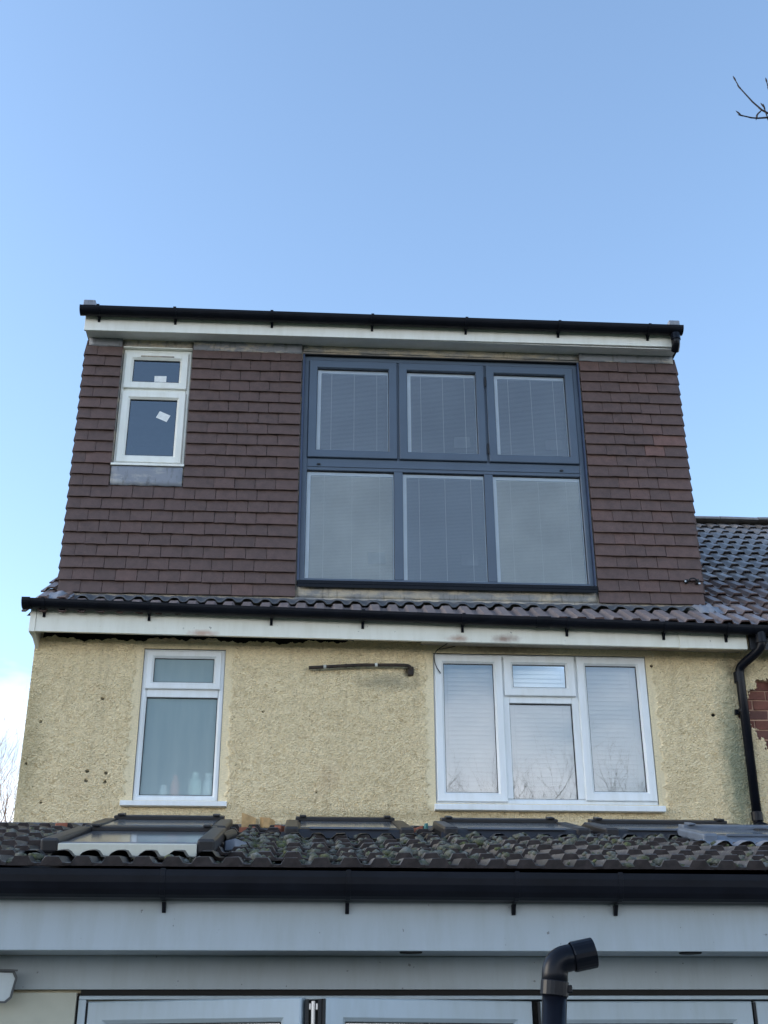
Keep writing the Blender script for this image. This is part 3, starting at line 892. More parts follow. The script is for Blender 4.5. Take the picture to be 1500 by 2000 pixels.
_ptm = {}
def plain_tile(wd, mat, v=0):
    key = (round(wd, 3), mat, v)
    if key in _ptm: return _ptm[key]
    b = MB(); r = random.Random(v * 31 + int(wd * 1000))
    nxs = 3; L = .150; rows = []
    for (z, yf, yb) in ((0.0, -.0405, -.0285), (.003, -.0422, -.0285), (L, -.0155, -.0035)):
        fr = []; bk = []
        for i in range(nxs + 1):
            u = i / nxs; x = wd * u
            cam_ = -.0022 * (1 - (2 * u - 1) ** 2)
            dz = r.uniform(-.0015, .0015) if z < .1 else 0
            fr.append((x, yf + cam_, z + dz)); bk.append((x, yb + cam_, z + dz))
        rows.append((fr, bk))
    vs = []
    for fr, bk in rows: vs += fr + bk
    n = nxs + 1; st = 2 * n; fs = []
    for k in range(2):
        for i in range(nxs):
            fs.append((k * st + i, k * st + i + 1, (k + 1) * st + i + 1, (k + 1) * st + i))
        fs.append((k * st, (k + 1) * st, (k + 1) * st + n, k * st + n)); fs.append((k * st + n - 1, k * st + 2 * n - 1, (k + 1) * st + 2 * n - 1, (k + 1) * st + n - 1))
    for i in range(nxs): fs.append((i, n + i, n + i + 1, i + 1))
    b.add(vs, fs)
    me = b.mesh('plain_tile'); me.materials.append(M[mat]); _ptm[key] = me
    return me

Z0, GT, TW = 5.082, 0.1022, 0.1665
NC = 22
def hang_panel(x0, x1, k0, k1, start, endw, warm=0.0):
    for k in range(k0, k1):
        z = Z0 + k * GT
        first = start[k % 2]
        x = x0; edges = [x0]
        x = x0 + first
        while x < x1 - endw[k % 2] + .01:
            edges.append(x); x += TW
        edges.append(x1)
        # no sliver at the right edge
        if len(edges) > 2 and edges[-1] - edges[-2] < .07: edges.pop(-2)
        for a, b in zip(edges, edges[1:]):
            wd = b - a - .0035
            wd = round(wd * 400) / 400
            mat = 'plain_tile'
            if warm and rnd.random() < warm * (1.2 - k / 22): mat = 'plain_tile_warm'
            if warm and ((k == 14 and b > 3.0) or (k == 13 and 2.8 < (a + b) / 2 < 3.02)): mat = 'plain_tile_red'
            Mx = Matrix.Translation((a + .002, DT + rnd.uniform(-.0025, .001), z + rnd.uniform(-.0018, .0018))) @ Matrix.Rotation(rnd.uniform(-.006, .006), 4, 'Y') @ Matrix.Rotation(rnd.uniform(-.012, .006), 4, 'X') @ Matrix.Rotation(rnd.uniform(-.008, .008), 4, 'Z')
            place('tile', plain_tile(wd, mat, rnd.randrange(3)), dormer, Mx)
XL, XR = -1.925, 3.172
hang_panel(XL, -0.092, 0, 9, (.17, .10), (.25, .17))            # below the small window
hang_panel(XL, SW[0] - .004, 9, NC, (.17, .10), (.14, .14))     # left of it
hang_panel(SW[1] + .004, -0.092, 9, NC, (.165, .25), (.17, .17))
hang_panel(BW[1] + .006, XR, 0, NC, (.25, .17), (.22, .12), warm=.5)
# double under-course at the foot
m = MB()
for (a, b) in ((XL + .01, -0.10), (BW[1] + .012, XR - .01)): m.box(a, b, DT - .017, DT - .002, Z0 - .010, Z0 + .09)
m.split('under_course', M['plain_tile'], dormer)
# cheek tiles round the corners, too narrow a view to tell apart
m = MB()
for side, xe in ((-1, XA), (1, XB)):
    for k in range(NC):
        z = Z0 + k * GT
        for q in range(6):
            y0 = .222 + q * .168 + (.05 if k % 2 and q else 0); y1 = .222 + (q + 1) * .168 - .004 + (.05 if k % 2 else 0)
            if roof_z(y1) > z + .05: continue
            f0, f1 = xe + side * .034, xe + side * .013
            m.add([(xe + side * .022, y0, z), (f0, y0, z), (f0, y1, z), (xe + side * .022, y1, z), (xe + side * .002, y0, z + .15), (f1, y0, z + .15), (f1, y1, z + .15), (xe + side * .002, y1, z + .15)],
                  [(0, 1, 2, 3), (4, 7, 6, 5), (0, 4, 5, 1), (1, 5, 6, 2), (2, 6, 7, 3), (3, 7, 4, 0)])
tag(m.build('cheek_tiles', M['plain_tile'], dormer), None, None, kind='stuff')

# lead pieces
def lead_strip(x0, x1, y, z0, z1, mat, t=.004, wob=.003, seed=1):
    r = random.Random(seed); m = MB(); n = max(6, int((x1 - x0) / .06)); nz = 4
    for i in range(n + 1):
        for j in range(nz + 1):
            m.v.append((x0 + (x1 - x0) * i / n, y + r.uniform(-wob, wob), z0 + (z1 - z0) * j / nz + (r.uniform(-wob, wob) if j in (0,) else 0)))
    for i in range(n):
        for j in range(nz): m.f.append((i * (nz + 1) + j, (i + 1) * (nz + 1) + j, (i + 1) * (nz + 1) + j + 1, i * (nz + 1) + j + 1))
    o = m.build('lead_flashing', mat, dormer, smooth=True)
    s_ = o.modifiers.new('solid', 'SOLIDIFY'); s_.thickness = t; s_.offset = 1
    return o
lead_strip(XL + .02, SW[0] - .01, .222, 7.325, 7.41, M['lead'], seed=1)
lead_strip(SW[1] + .01, -.095, .219, 7.310, 7.41, M['lead'], seed=2)
lead_strip(BW[1] + .008, XR - .02, .219, 7.328, 7.41, M['lead'], seed=3)
lead_strip(SW[0], SW[1], .247, 7.34, 7.41, M['lead_tan'], seed=4)
lead_strip(SW[0] + .004, SW[1] - .004, .219, 6.012, 6.182, M['lead_grey'], seed=5)
lead_strip(BW[0] + .002, BW[1] - .002, .240, 7.347, 7.41, M['lead_tan'], seed=6)
lead_strip(BW[0] + .01, BW[1] - .01, .236, 5.085, 5.19, M['lead_tan'], seed=7)
lead_strip(-1.84, 3.12, .226, 5.02, 5.082, M['lead_tan'], seed=8)

# ---- small white window in the dormer
fr = ring_obj('window', -1.608, -1.034, 6.215, 7.322, 0.034, .262, .34, M['upvc_new'], dormer)
m = MB(); m.box(-1.575, -1.066, .266, .34, 6.895, 6.942); m.build('transom', M['upvc_new'], fr, bevel=.003)
m = MB(); m.box(-1.612, -1.030, .226, .30, 7.3225, 7.332); m.build('head_trim', M['upvc_new'], fr)
for (z0, z1) in ((6.938, 7.290), (6.238, 6.905)):
    ring_obj('sash', -1.588, -1.058, z0, z1, .070, .244, .30, M['upvc_new'], fr, bead=.018)
    seal_obj(-1.520, -1.126, z0 + .068, z1 - .068, .262, fr)
    pane_sheet('pane', -1.518, -1.128, z0 + .070, z1 - .070, .272, M['glass'], fr)
m = MB(); m.box(-1.46, -1.18, .238, .2438, 7.243, 7.254); m.build('trickle_vent', M['lead_tan'], fr)
m = MB(); m.prism_x([(.205, 6.190), (.205, 6.207), (.212, 6.213), (.262, 6.218), (.262, 6.190)], -1.616, -1.026); m.build('sill', M['upvc_new'], fr, bevel=.002)
def quadsheet(name, cx, cz, w_, h_, ang, y, mat, parent):
    ca, sa = math.cos(ang), math.sin(ang)
    pts = [(cx + u * w_ / 2 * ca - v * h_ / 2 * sa, y, cz + u * w_ / 2 * sa + v * h_ / 2 * ca) for u, v in ((-1, -1), (1, -1), (1, 1), (-1, 1))]
    m = MB(); m.quad(*pts); return m.build(name, mat, parent)
quadsheet('sticker', -1.285, 7.043, .10, .062, .02, .2705, M['sticker'], fr)
quadsheet('sticker', -1.235, 6.683, .10, .068, -.42, .2705, M['sticker'], fr)

# ---- big anthracite window
fr = MB()
fr.ring(-.066, 2.296, 5.222, 7.312, [(0, .36), (0, .262), (.034, .262), (.040, .268), (.040, .36)])
big = fr.build('window', M['anthracite'], dormer, bevel=.0015, seg=1)
m = MB(); m.box(-.025, 2.255, .264, .36, 6.222, 6.292); m.box(-.025, 2.255, .258, .2639, 6.250, 6.256)
m.box(-.025, 2.255, .268, .36, 6.2925, 6.33)
m.build('transom', M['anthracite'], big, bevel=.002)
m = MB()
for (x0, x1) in ((.694, .766), (1.446, 1.518)): m.box(x0, x1, .266, .36, 5.263, 6.2215)
m.split('mullion', M['anthracite'], big, bevel=.002)
m = MB()
for x in (.7315, 1.4855): m.box(x - .0105, x + .0105, .272, .36, 6.3305, 7.271)
m.split('mullion', M['anthracite'], big)
m = MB(); m.box(-.078, 2.308, .196, .262, 5.190, 5.204); m.box(-.078, 2.308, .196, .202, 5.160, 5.1895); m.box(-.078, 2.308, .2025, .30, 5.204, 5.2215)
m.build('sill', M['black'], big, bevel=.002)
m = MB(); m.box(-.085, 2.315, .228, .262, 7.3125, 7.322); m.build('head_trim', M['seal'], big)
m = MB(); m.box(2.2965, 2.309, .225, .34, 5.222, 7.312); m.box(-.084, -.0665, .225, .34, 5.222, 7.312); m.split('reveal_trim', simple('navy_trim', (.03, .045, .09), .35, .1), big)
m = MB()
for (x, z) in ((.06, 6.275), (2.12, 6.275)): m.lathe([(.012, -.006), (.012, .006)], 0, 0, 10); nlast = 20
vs = m.v; m2 = MB()
for (x, z) in ((.07, 6.272), (2.10, 6.272)):
    n = 10
    m2.add([(x + .016 * math.cos(2 * math.pi * k / n), .2635, z + .007 * math.sin(2 * math.pi * k / n)) for k in range(n)] + [(x + .016 * math.cos(2 * math.pi * k / n), .252, z + .007 * math.sin(2 * math.pi * k / n)) for k in range(n)],
           [(k, (k + 1) % n, n + (k + 1) % n, n + k) for k in range(n)] + [tuple(range(n, 2 * n))])
m2.split('drain_cap', M['seal'], big)

def blind_unit(x0, x1, z0, z1, y, parent, mat, ghost=None, tilt=0.0048):
    seal_obj(x0 - .004, x1 + .004, z0 - .004, z1 + .004, y - .008, parent, .005)
    pane_sheet('pane', x0, x1, z0, z1, y, M['glass_blind'], parent)
    m = MB(); m.box(x0, x0 + .032, y + .008, y + .02, z0, z1); m.box(x0 + .0325, x1, y + .008, y + .02, z1 - .030, z1)
    m.box(x0 + .0325, x1, y + .008, y + .02, z0, z0 + .010); m.box(x1 - .008, x1, y + .008, y + .02, z0 + .0105, z1 - .0305)
    m.split('blind_cassette', M['spacer'], parent)
    m = MB(); z = z0 + .014; sp = .0125
    while z < z1 - .034:
        yj = y + .016
        m.quad((x0 + .034, yj - .0022, z - tilt), (x1 - .010, yj - .0022, z - tilt), (x1 - .010, yj + .0022, z + tilt + .004), (x0 + .034, yj + .0022, z + tilt + .004))
        z += sp
    tag(m.build('blind', mat, parent), None, None, kind='stuff')
    m = MB()
    for f in (.20, .52, .84):
        xx = x0 + (x1 - x0) * f; m.box(xx - .0012, xx + .0012, y + .0095, y + .0105, z0 + .012, z1 - .031)
    m.split('ladder_cord', M['cord'], parent)
    if ghost:
        gx, gz = ghost
        quadsheet('label', gx, gz, .14, .10, .03, y + .0108, M['ghost'] if mat == M['slat_in'] else M['ghost_b'], parent)

for i, (x0, x1) in enumerate(((-.026, .722), (.741, 1.476), (1.495, 2.256))):
    s_ = ring_obj('sash', x0, x1, 6.334, 7.268, .070, .246, .31, M['anthracite'], big, bead=.006)
    blind_unit(x0 + .072, x1 - .072, 6.406, 7.196, .284, big, M['slat_in'], None if i == 0 else (x1 - .20, 6.53))
for i, (x0, x1) in enumerate(((-.024, .692), (.768, 1.444), (1.520, 2.254))):
    blind_unit(x0, x1, 5.265, 6.219, .292, big, M['slat_in_b'] if i != 1 else M['slat_in'], (x1 - .14, 5.46) if i < 2 else None)
m = MB()
for (x, z) in ((1.4855, 7.10), (1.4855, 6.45)): m.box(x - .006, x + .006, .236, .246, z - .05, z + .05)
m.split('hinge', M['seal'], big, bevel=.002)

# ---- dormer fascia, soffit, gutter
m = MB(); m.box(-1.925, 3.105, .065, .085, 7.392, 7.54)
for i, v in enumerate(m.v):
    if v[2] < 7.45: m.v[i] = (v[0], v[1], 7.378 + .006 * (v[0] + 1.925))
m.build('fascia', M['fascia_dormer'], dormer, bevel=.002)
m = MB(); m.prism_x([(.0855, 7.394), (.0855, 7.402), (.262, 7.411), (.262, 7.4105)], -1.92, 3.15, dz=.0)
m.build('soffit', M['soffit_dormer'], dormer)
m = MB(); m.box(-1.928, 3.11, .0855, .11, 7.52, 7.56); m.build('roof_trim', M['lead_grey'], dormer)
dg = half_round('gutter', -1.955, 3.185, .005, 7.545, 7.552, .058, M['black_dull'], dormer)
for x in (-1.807, -1.17, -0.355, 0.499, 1.304, 2.108, 2.894): bracket(x, .005, 7.547, .058, .065, dg, hook=.03)
m = MB(); m.tube(smooth_path([(3.125, .005, 7.50), (3.125, .005, 7.405), (3.13, .07, 7.37)]), .035, 14); m.tube([(3.125, .005, 7.50), (3.125, .005, 7.44)], .042, 14)
m.build('outlet_pipe', M['black'], dg, smooth=False, bevel=.001)
m = MB()
for (x0, x1) in ((-1.935, -1.835), (3.07, 3.165)):
    m.box(x0, x1, -.035, .35, 7.562, 7.617)
m.split('roof_kerb', M['lead_grey'], dormer, bevel=.008)
m = MB(); m.box(-1.83, 3.065, .03, .12, 7.5605, 7.572); m.build('drip_trim', M['lead_grey'], dormer)

# =================================================================== REAR EXTENSION
ext = thing('rear_extension', (0.6, -1.2, 0), 'single-storey rear extension with mossy lean-to roof and white bifold doors', 'extension')
EP = math.atan(0.24)
EY, EZ = -2.79, 2.566
def ext_z(y): return EZ + 0.24 * (y - EY)
EX0, EX1 = -2.75, 4.35
m = MB(); m.add([(EX0, EY + .04, ext_z(EY + .04) - .015), (EX1, EY + .04, ext_z(EY + .04) - .015), (EX1, -.001, ext_z(0) - .015), (EX0, -.001, ext_z(0) - .015)], [(0, 1, 2, 3)])
er_ = m.build('roof', M['felt'], ext)
EG = 0.315
SKY = [(-1.27, -0.44, -2.40, -1.36, 'low'), (-1.30, -0.47, -1.05, -.22, 'top'), (-0.09, 0.68, -1.08, -.22, 'top'), (0.90, 1.80, -1.00, -.22, 'top'), (1.93, 2.98, -.95, -.22, 'top'), (2.40, 3.6, -1.42, -.75, 'grey')]
def skip_ext(x, d, c):
    y = EY + d * math.cos(EP)
    xm = x + ROLL; ym = y + EG * .5
    for (a, b, c_, d_, k) in SKY:
        if a - .02 < xm < b + .02 and c_ + .05 < ym < d_ + .02: return True
    return False
lay_tiles(er_, EX0, 25, EY, EZ, EP, EG, 9, lambda c, k: TM['roof_ext'][rnd.randrange(6)], skip=skip_ext, jit=.006, lift=.032)
m = MB()
m.prism_x([(-.13, ext_z(-.13) + .040), (-.022, ext_z(-.02) + .046), (-.016, ext_z(0) + .056), (-.010, ext_z(0) + .056), (-.010, ext_z(0) - .01), (-.13, ext_z(-.13) + .03)], EX0, EX1)
m.build('wall_flashing', M['lead_dark'], ext)

def roof_window(x0, x1, y0, y1, kind):
    """built flat in (x, s, h) then laid on the slope"""
    mat = M['skyl_grey'] if kind == 'grey' else M['skyl_frame']
    ca, sa = math.cos(EP), math.sin(EP)
    L = (y1 - y0) / ca
    T = Matrix.Translation((x0, y0, ext_z(y0) + .018)) @ Matrix.Rotation(EP, 4, 'X')
    W = x1 - x0
    def put(mb, name, mt, parent, **kw):
        mb.v = [tuple(T @ Vector(v)) for v in mb.v]
        return mb.split(name, mt, parent, **kw) if name in ('side_cover', 'hinge_cap') else mb.build(name, mt, parent, **kw)
    h = .080
    mb = MB()
    mb.ring(0, W, 0, L, [(0, 0), (0, .7), (.02, 1.0), (.085, 1.0), (.10, .85), (.10, 0)])
    mb.v = [(x, z, y * h) for (x, y, z) in mb.v]
    rw = put(mb, 'roof_window', mat, ext, bevel=.004)
    mb = MB(); mb.box(.086, W - .086, .088, L - .14, h + .0005, h + .005); put(mb, 'pane', M['glass_roof'], rw)
    mb = MB(); mb.box(.09, W - .09, .095, L - .095, .004, .012); put(mb, 'interior_panel', M['gap'], rw)
    mb = MB(); mb.box(.05, W - .05, L - .13, L - .01, h + .001, h + .030); put(mb, 'top_cover', mat, rw, bevel=.006)
    mb = MB()
    for xx in (.10, W - .10): mb.box(xx - .022, xx + .022, L - .155, L - .05, h + .031, h + .044)
    put(mb, 'hinge_cap', mat, rw, bevel=.004)
    mb = MB()
    for (a, b) in ((-.012, .075), (W - .075, W + .012)): mb.box(a, b, -.02, L - .14, h * .5, h + .030 if kind == 'low' else h + .014)
    put(mb, 'side_cover', mat, rw, bevel=.012)
    if kind == 'low':
        mb = MB(); mb.box(.0755, W - .0755, -.028, .0, .012, h + .006); put(mb, 'front_panel', M['skyl_white'], rw, bevel=.003)
        mb = MB(); mb.box(.0755, W - .0755, 0.001, .088, h + .001, h + .006); put(mb, 'front_trim', M['skyl_grey'], rw)
    else:
        mb = MB(); mb.add([(-.05, -.10, .004), (W + .05, -.10, .004), (W + .03, .0, h * .8), (-.03, .0, h * .8), (-.05, -.10, -.012), (W + .05, -.10, -.012), (W + .03, .0, 0), (-.03, .0, 0)],
                          [(0, 1, 2, 3), (4, 7, 6, 5), (0, 4, 5, 1), (1, 5, 6, 2), (3, 2, 6, 7), (0, 3, 7, 4)])
        put(mb, 'apron', mat, rw, bevel=.004)
        mb = MB(); mb.box(.14, W - .14, .005, .02, h + .001, h + .012); put(mb, 'drip_bar', M['skyl_grey'], rw)
    # dressed flashing over the rolls
    mb = MB(); nn = 60
    for i in range(nn + 1):
        xx = -.10 + (W + .20) * i / nn
        hh = roll_height(xx + x0 - EX0) + .034
        mb.v += [(xx, -.02, .02), (xx, -.10, hh), (xx, -.185 + .02 * math.sin(i * .9), hh + .002)]
    for i in range(nn):
        for j in (0, 1): mb.f.append((3 * i + j, 3 * i + 3 + j, 3 * i + 4 + j, 3 * i + 1 + j))
    put(mb, 'flashing', M['lead_grey'] if kind == 'grey' else mat, rw, smooth=True)
    return rw
for args in SKY: roof_window(*args)

# gutter, fascia, soffit
m = MB()
gp = [(-2.915, 2.573), (-2.918, 2.545), (-2.915, 2.515), (-2.905, 2.487), (-2.887, 2.466), (-2.862, 2.455), (-2.82, 2.452), (-2.785, 2.452), (-2.785, 2.573), (-2.789, 2.573), (-2.789, 2.456), (-2.82, 2.456), (-2.861, 2.459), (-2.884, 2.469), (-2.901, 2.489), (-2.911, 2.516), (-2.914, 2.545), (-2.911, 2.573)]
m.prism_x(gp, EX0, EX1, dz=-.02)
eg = m.build('gutter', M['black_dull'], ext, bevel=.0015)
for x in (-2.2, -1.45, -.62, .222, 1.001, 1.485, 2.35, 3.2):
    zz = -.02 * (x - EX0) / (EX1 - EX0)
    m = MB(); m.prism_x([(-2.919, 2.578 + zz), (-2.9215, 2.545 + zz), (-2.9185, 2.514 + zz), (-2.908, 2.485 + zz), (-2.889, 2.4625 + zz), (-2.863, 2.4515 + zz), (-2.80, 2.448 + zz), (-2.80, 2.4515 + zz), (-2.862, 2.4545 + zz), (-2.8875, 2.4655 + zz), (-2.9055, 2.4868 + zz), (-2.9155, 2.515 + zz), (-2.9185, 2.545 + zz), (-2.9155, 2.578 + zz)], x - .011, x + .011)
    m.prism_x([(-2.80, 2.4460 + zz), (-2.772, 2.4000 + zz), (-2.762, 2.4000 + zz), (-2.762, 2.4460 + zz)], x - .009, x + .009)
    m.build('bracket', M['black_dull'], eg, bevel=.002)
m = MB(); m.box(EX0, EX1, -2.76, -2.738, 2.232, 2.56)
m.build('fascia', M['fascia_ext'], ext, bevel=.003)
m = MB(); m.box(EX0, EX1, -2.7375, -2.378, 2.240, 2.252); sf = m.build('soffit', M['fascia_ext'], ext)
for x in (.53, 1.87):
    n = 18; m = MB()
    m.add([(x + .055 * math.cos(2 * math.pi * k / n), -2.62 + .055 * math.sin(2 * math.pi * k / n), 2.2395) for k in range(n)] + [(x + .052 * math.cos(2 * math.pi * k / n), -2.62 + .052 * math.sin(2 * math.pi * k / n), 2.233) for k in range(n)],
          [(k, (k + 1) % n, n + (k + 1) % n, n + k) for k in range(n)] + [tuple(range(n, 2 * n))])
    m.build('downlight', M['gap'], sf)
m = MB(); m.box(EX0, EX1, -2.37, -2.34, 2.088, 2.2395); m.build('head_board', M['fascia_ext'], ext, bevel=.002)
m = MB(); m.box(-1.03, EX1, -2.352, -2.345, 2.060, 2.0875); m.build('head_gap', M['gap'], ext)
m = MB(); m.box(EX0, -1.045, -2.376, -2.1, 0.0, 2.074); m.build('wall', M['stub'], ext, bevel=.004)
m = MB(); m.box(-1.0445, -1.034, -2.36, -2.2, 0.0, 2.06); m.build('reveal', M['gap'], ext)
m = MB()
m.box(EX0, EX1, -2.32, -2.2, 2.075, 2.60); m.box(EX0, EX0 + .2, -2.19, -.02, 0, 2.6); m.box(EX1 - .2, EX1, -2.19, -.02, 0, 2.6)
m.build('side_wall', M['render_flat'], ext)
m = MB(); m.quad((-1.0, -.2, .03), (EX1 - .2, -.2, .03), (EX1 - .2, -.2, 2.2), (-1.0, -.2, 2.2)); m.build('interior_wall', M['room'], ext)

# bifold doors, the first pair folded slightly outward
bf = thing('bifold_doors', (1.3, -2.32, 0.03), 'white bifold doors under the extension fascia, first pair ajar', 'doors')
m = MB()
m.box(-1.033, 4.3, -2.372, -2.29, 2.043, 2.060); m.box(-1.033, -.998, -2.372, -2.29, .03, 2.0425); m.box(-1.033, 4.3, -2.36, -2.29, .03, .06)
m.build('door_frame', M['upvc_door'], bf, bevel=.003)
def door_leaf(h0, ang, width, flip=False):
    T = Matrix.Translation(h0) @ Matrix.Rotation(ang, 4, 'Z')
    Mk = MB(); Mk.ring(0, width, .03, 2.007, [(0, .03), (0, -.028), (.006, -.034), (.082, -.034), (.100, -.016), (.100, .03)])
    Mk.v = [tuple(T @ Vector(v)) for v in Mk.v]
    lf = Mk.build('door_leaf', M['upvc_door'], bf, bevel=.002)
    Mk = MB(); Mk.ring(.098, width - .098, .128, 1.909, [(0, .01), (0, -.012), (.008, -.012), (.008, .01)]); Mk.v = [tuple(T @ Vector(v)) for v in Mk.v]; Mk.build('seal', M['seal'], lf)
    Mk = MB(); Mk.quad((.102, -.004, .132), (width - .102, -.004, .132), (width - .102, -.004, 1.905), (.102, -.004, 1.905)); Mk.v = [tuple(T @ Vector(v)) for v in Mk.v]; Mk.build('pane', M['glass'], lf)
    Mk = MB(); Mk.box(-.013, -.0005, -.030, .03, .04, 2.002); Mk.v = [tuple(T @ Vector(v)) for v in Mk.v]; Mk.build('seal', M['seal'], lf)
    return lf
A = rad(20)
zb = .028
door_leaf((-.980, -2.335, zb), -A, 1.075)
hx, hy = -.980 + 1.075 * math.cos(A), -2.335 - 1.075 * math.sin(A)
m = MB(); m.tube([(hx + .045, hy - .01, .06), (hx + .045, hy - .01, 2.02)], .012, 10); m.box(hx + .026, hx + .064, hy - .012, hy + .012, 1.985, 2.01)
m.build('hinge_post', M['steel'], bf)
m = MB(); m.box(hx + .008, hx + .024, hy - .02, hy + .03, .05, 2.028); m.box(hx + .066, hx + .082, hy - .02, hy + .03, .05, 2.028); m.split('door_seal', M['seal'], bf)
door_leaf((hx + .09, hy, zb), A, 1.075)
x3 = hx + .09 + 1.075 * math.cos(A) + .05
door_leaf((x3, -2.335, zb), 0, 1.05)
door_leaf((x3 + 1.07, -2.335, zb), 0, 1.0)

# =================================================================== NEIGHBOURING HOUSE
nb = thing('neighbouring_house', (6.0, 3.5, 0), 'adjoining house at right with old mossy roof and bare brick patch', 'house')
ROWS = [(4.331, 3.415, 3.52), (4.256, 3.350, 3.66), (4.181, 3.325, 3.72), (4.106, 3.325, 3.75), (4.031, 3.325, 3.74), (3.956, 3.372, 3.70), (3.881, 3.425, 3.62)]
def cut_nb(cx, cz):
    m_ = np.zeros_like(cx, bool)
    jit = 0.007 * np.sin(cx * 170 + cz * 60) + 0.006 * np.sin(cz * 210 + cx * 40) + .004 * np.sin(cx * 420)
    for z, a, b in ROWS: m_ |= (cx + jit > a - .008) & (cx + jit < b) & (cz + jit > z - .008) & (cz + jit < z + .072)
    return m_
nw = dash_wall('wall', PARTY + .001, 4.05, 3.12, 4.86, [], [(3.62, 4.5, .012)], M['render'], nb, 11, cut=cut_nb)
m = MB(); m.box(PARTY + .001, 8.6, .012, .2, 0, 3.118); m.box(4.05, 8.6, 0.0, .2, 3.12, 4.86); m.box(8.4, 8.6, .2, 7.2, 0, 4.86); m.build('side_wall', M['render_flat'], nb)
m = MB(); m.box(3.33, 3.80, .036, .10, 3.85, 4.42); m.build('mortar', M['mortar'], nw)
m = MB(); m.box(3.21, 3.295, .036, .10, 4.08, 4.20); m.build('mortar', M['mortar'], wall)
for i, (z, a, b) in enumerate(ROWS):
    x = 3.155 + (.112 if i % 2 else 0.0) - .0225 * 0
    while x < 3.8:
        if x + .20 > 3.33:
            place('brick', BRK[rnd.randrange(4)], nw, Matrix.Translation((x, .026 + rnd.uniform(-.002, .002), z)) @ Matrix.Rotation(rnd.uniform(-.006, .006), 4, 'Y'))
        x += .2245
m = MB(); m.prism_x([(-.22, 4.572), (-.22, 4.70), (-.195, 4.70), (-.195, 4.572)], PARTY + .002, 8.6); m.build('fascia', simple('dark_fascia', (.02, .022, .028), .5), nb)
ng = half_round('gutter', PARTY + .005, 8.6, -.279, zg(PARTY), zg(PARTY) + .03, .055, M['black_dull'], nb)
for x in (3.9, 4.8, 5.7, 6.6, 7.5): bracket(x, -.279, zg(PARTY) + .03 * (x - PARTY) / 5.3, .055, -.22, ng)
m = MB()
m.add([(PARTY + .001, YE + .05, roof_z(YE + .05) - .02), (8.6, YE + .05, roof_z(YE + .05) - .02), (8.6, YR, roof_z(YR) - .02), (PARTY + .001, YR, roof_z(YR) - .02), (8.6, 2 * YR - YE, ZE), (PARTY + .001, 2 * YR - YE, ZE)], [(0, 1, 2, 3), (3, 2, 4, 5)])
nroof = m.build('roof', M['felt'], nb)
XN = -2.055 + 2 * ROLL * 20
def pick_nb(c, k):
    if c < 1: key = 'roof_new'
    elif c < 5 - 0.7 * k: key = 'roof_brown'
    else: key = 'roof_brown' if rnd.random() < max(0, .35 - .05 * (c - 4)) else 'roof_old'
    return TM[key][rnd.randrange(6)]
NCN = 15
lay_tiles(nroof, XN, 10, YE, ZE, PIT, GA, NCN, pick_nb, jit=.006)
ml = MB()   # far end of the roof, out of the picture
ml.add([(XN + 20 * ROLL, YE + .06, roof_z(YE + .06) + .02), (8.6, YE + .06, roof_z(YE + .06) + .02), (8.6, YR, roof_z(YR) + .02), (XN + 20 * ROLL, YR, roof_z(YR) + .02)], [(0, 1, 2, 3)])
ml.build('roof_slope', M['roof_old'], nb)
# ridge
rz = roof_z(YR) + .055
rid = MB(); n = 8
pts = [(.11 * math.cos(math.pi * k / n), .060 * math.sin(math.pi * k / n)) for k in range(n + 1)]
rid.prism_x([(y, z) for y, z in pts] + [(-.10, 0), (.10, 0)], 0, .44)
rme = rid.mesh('ridge_tile'); rme.materials.append(M['roof_old'])
x = -2.05
while x < 8.4:
    own = x < PARTY - .3
    if (not own) or x < -1.9 or x > 3.0:
        place('ridge_tile', rme, roof if own else nroof, Matrix.Translation((x, YR - .02, rz + rnd.uniform(-.006, .006))) @ Matrix.Rotation(rnd.uniform(-.012, .012), 4, 'Y'))
    x += .447

# =================================================================== SMALL THINGS
pl = thing('drainpipe', (.52, -5.2, .03), 'black plastic drainpipe with elbow standing loose before the doors', 'pipe')
m = MB()
m.tube([(.52, -5.2, 0.0), (.686, -5.2, 1.950)], .0330, 20); m.build('pipe_length', M['black'], pl, smooth=True)
m = MB()
m.tube(smooth_path([(.684, -5.2, 1.935), (.690, -5.2, 2.006), (.760, -5.2, 2.020)], 8), .0350, 20); m.build('elbow', M['black'], pl, smooth=True)
m = MB(); m.tube([(.682, -5.2, 1.918), (.6865, -5.2, 1.956)], .0372, 20); m.build('collar', M['black'], pl, bevel=.002)
m = MB()
d_ = Vector((.07, 0, .014)).normalized()
p0 = Vector((.738, -5.2, 2.0156)); p1 = Vector((.797, -5.2, 2.0274))
vs = MB(); vs.tube([p0, p0 + d_ * .004, p1, p1 - d_ * .03], [.038, .0395, .0395, .035], 22, caps=False); vs.build('socket', M['black'], pl)
m = MB(); m.tube([p1 - d_ * .034, p1 - d_ * .03], .036, 20); m.build('socket_plug', M['gap'], pl)
m = MB(); m.box(.716, .730, -5.215, -5.185, 1.925, 1.945); m.build('clip_lug', M['black'], pl, bevel=.003)

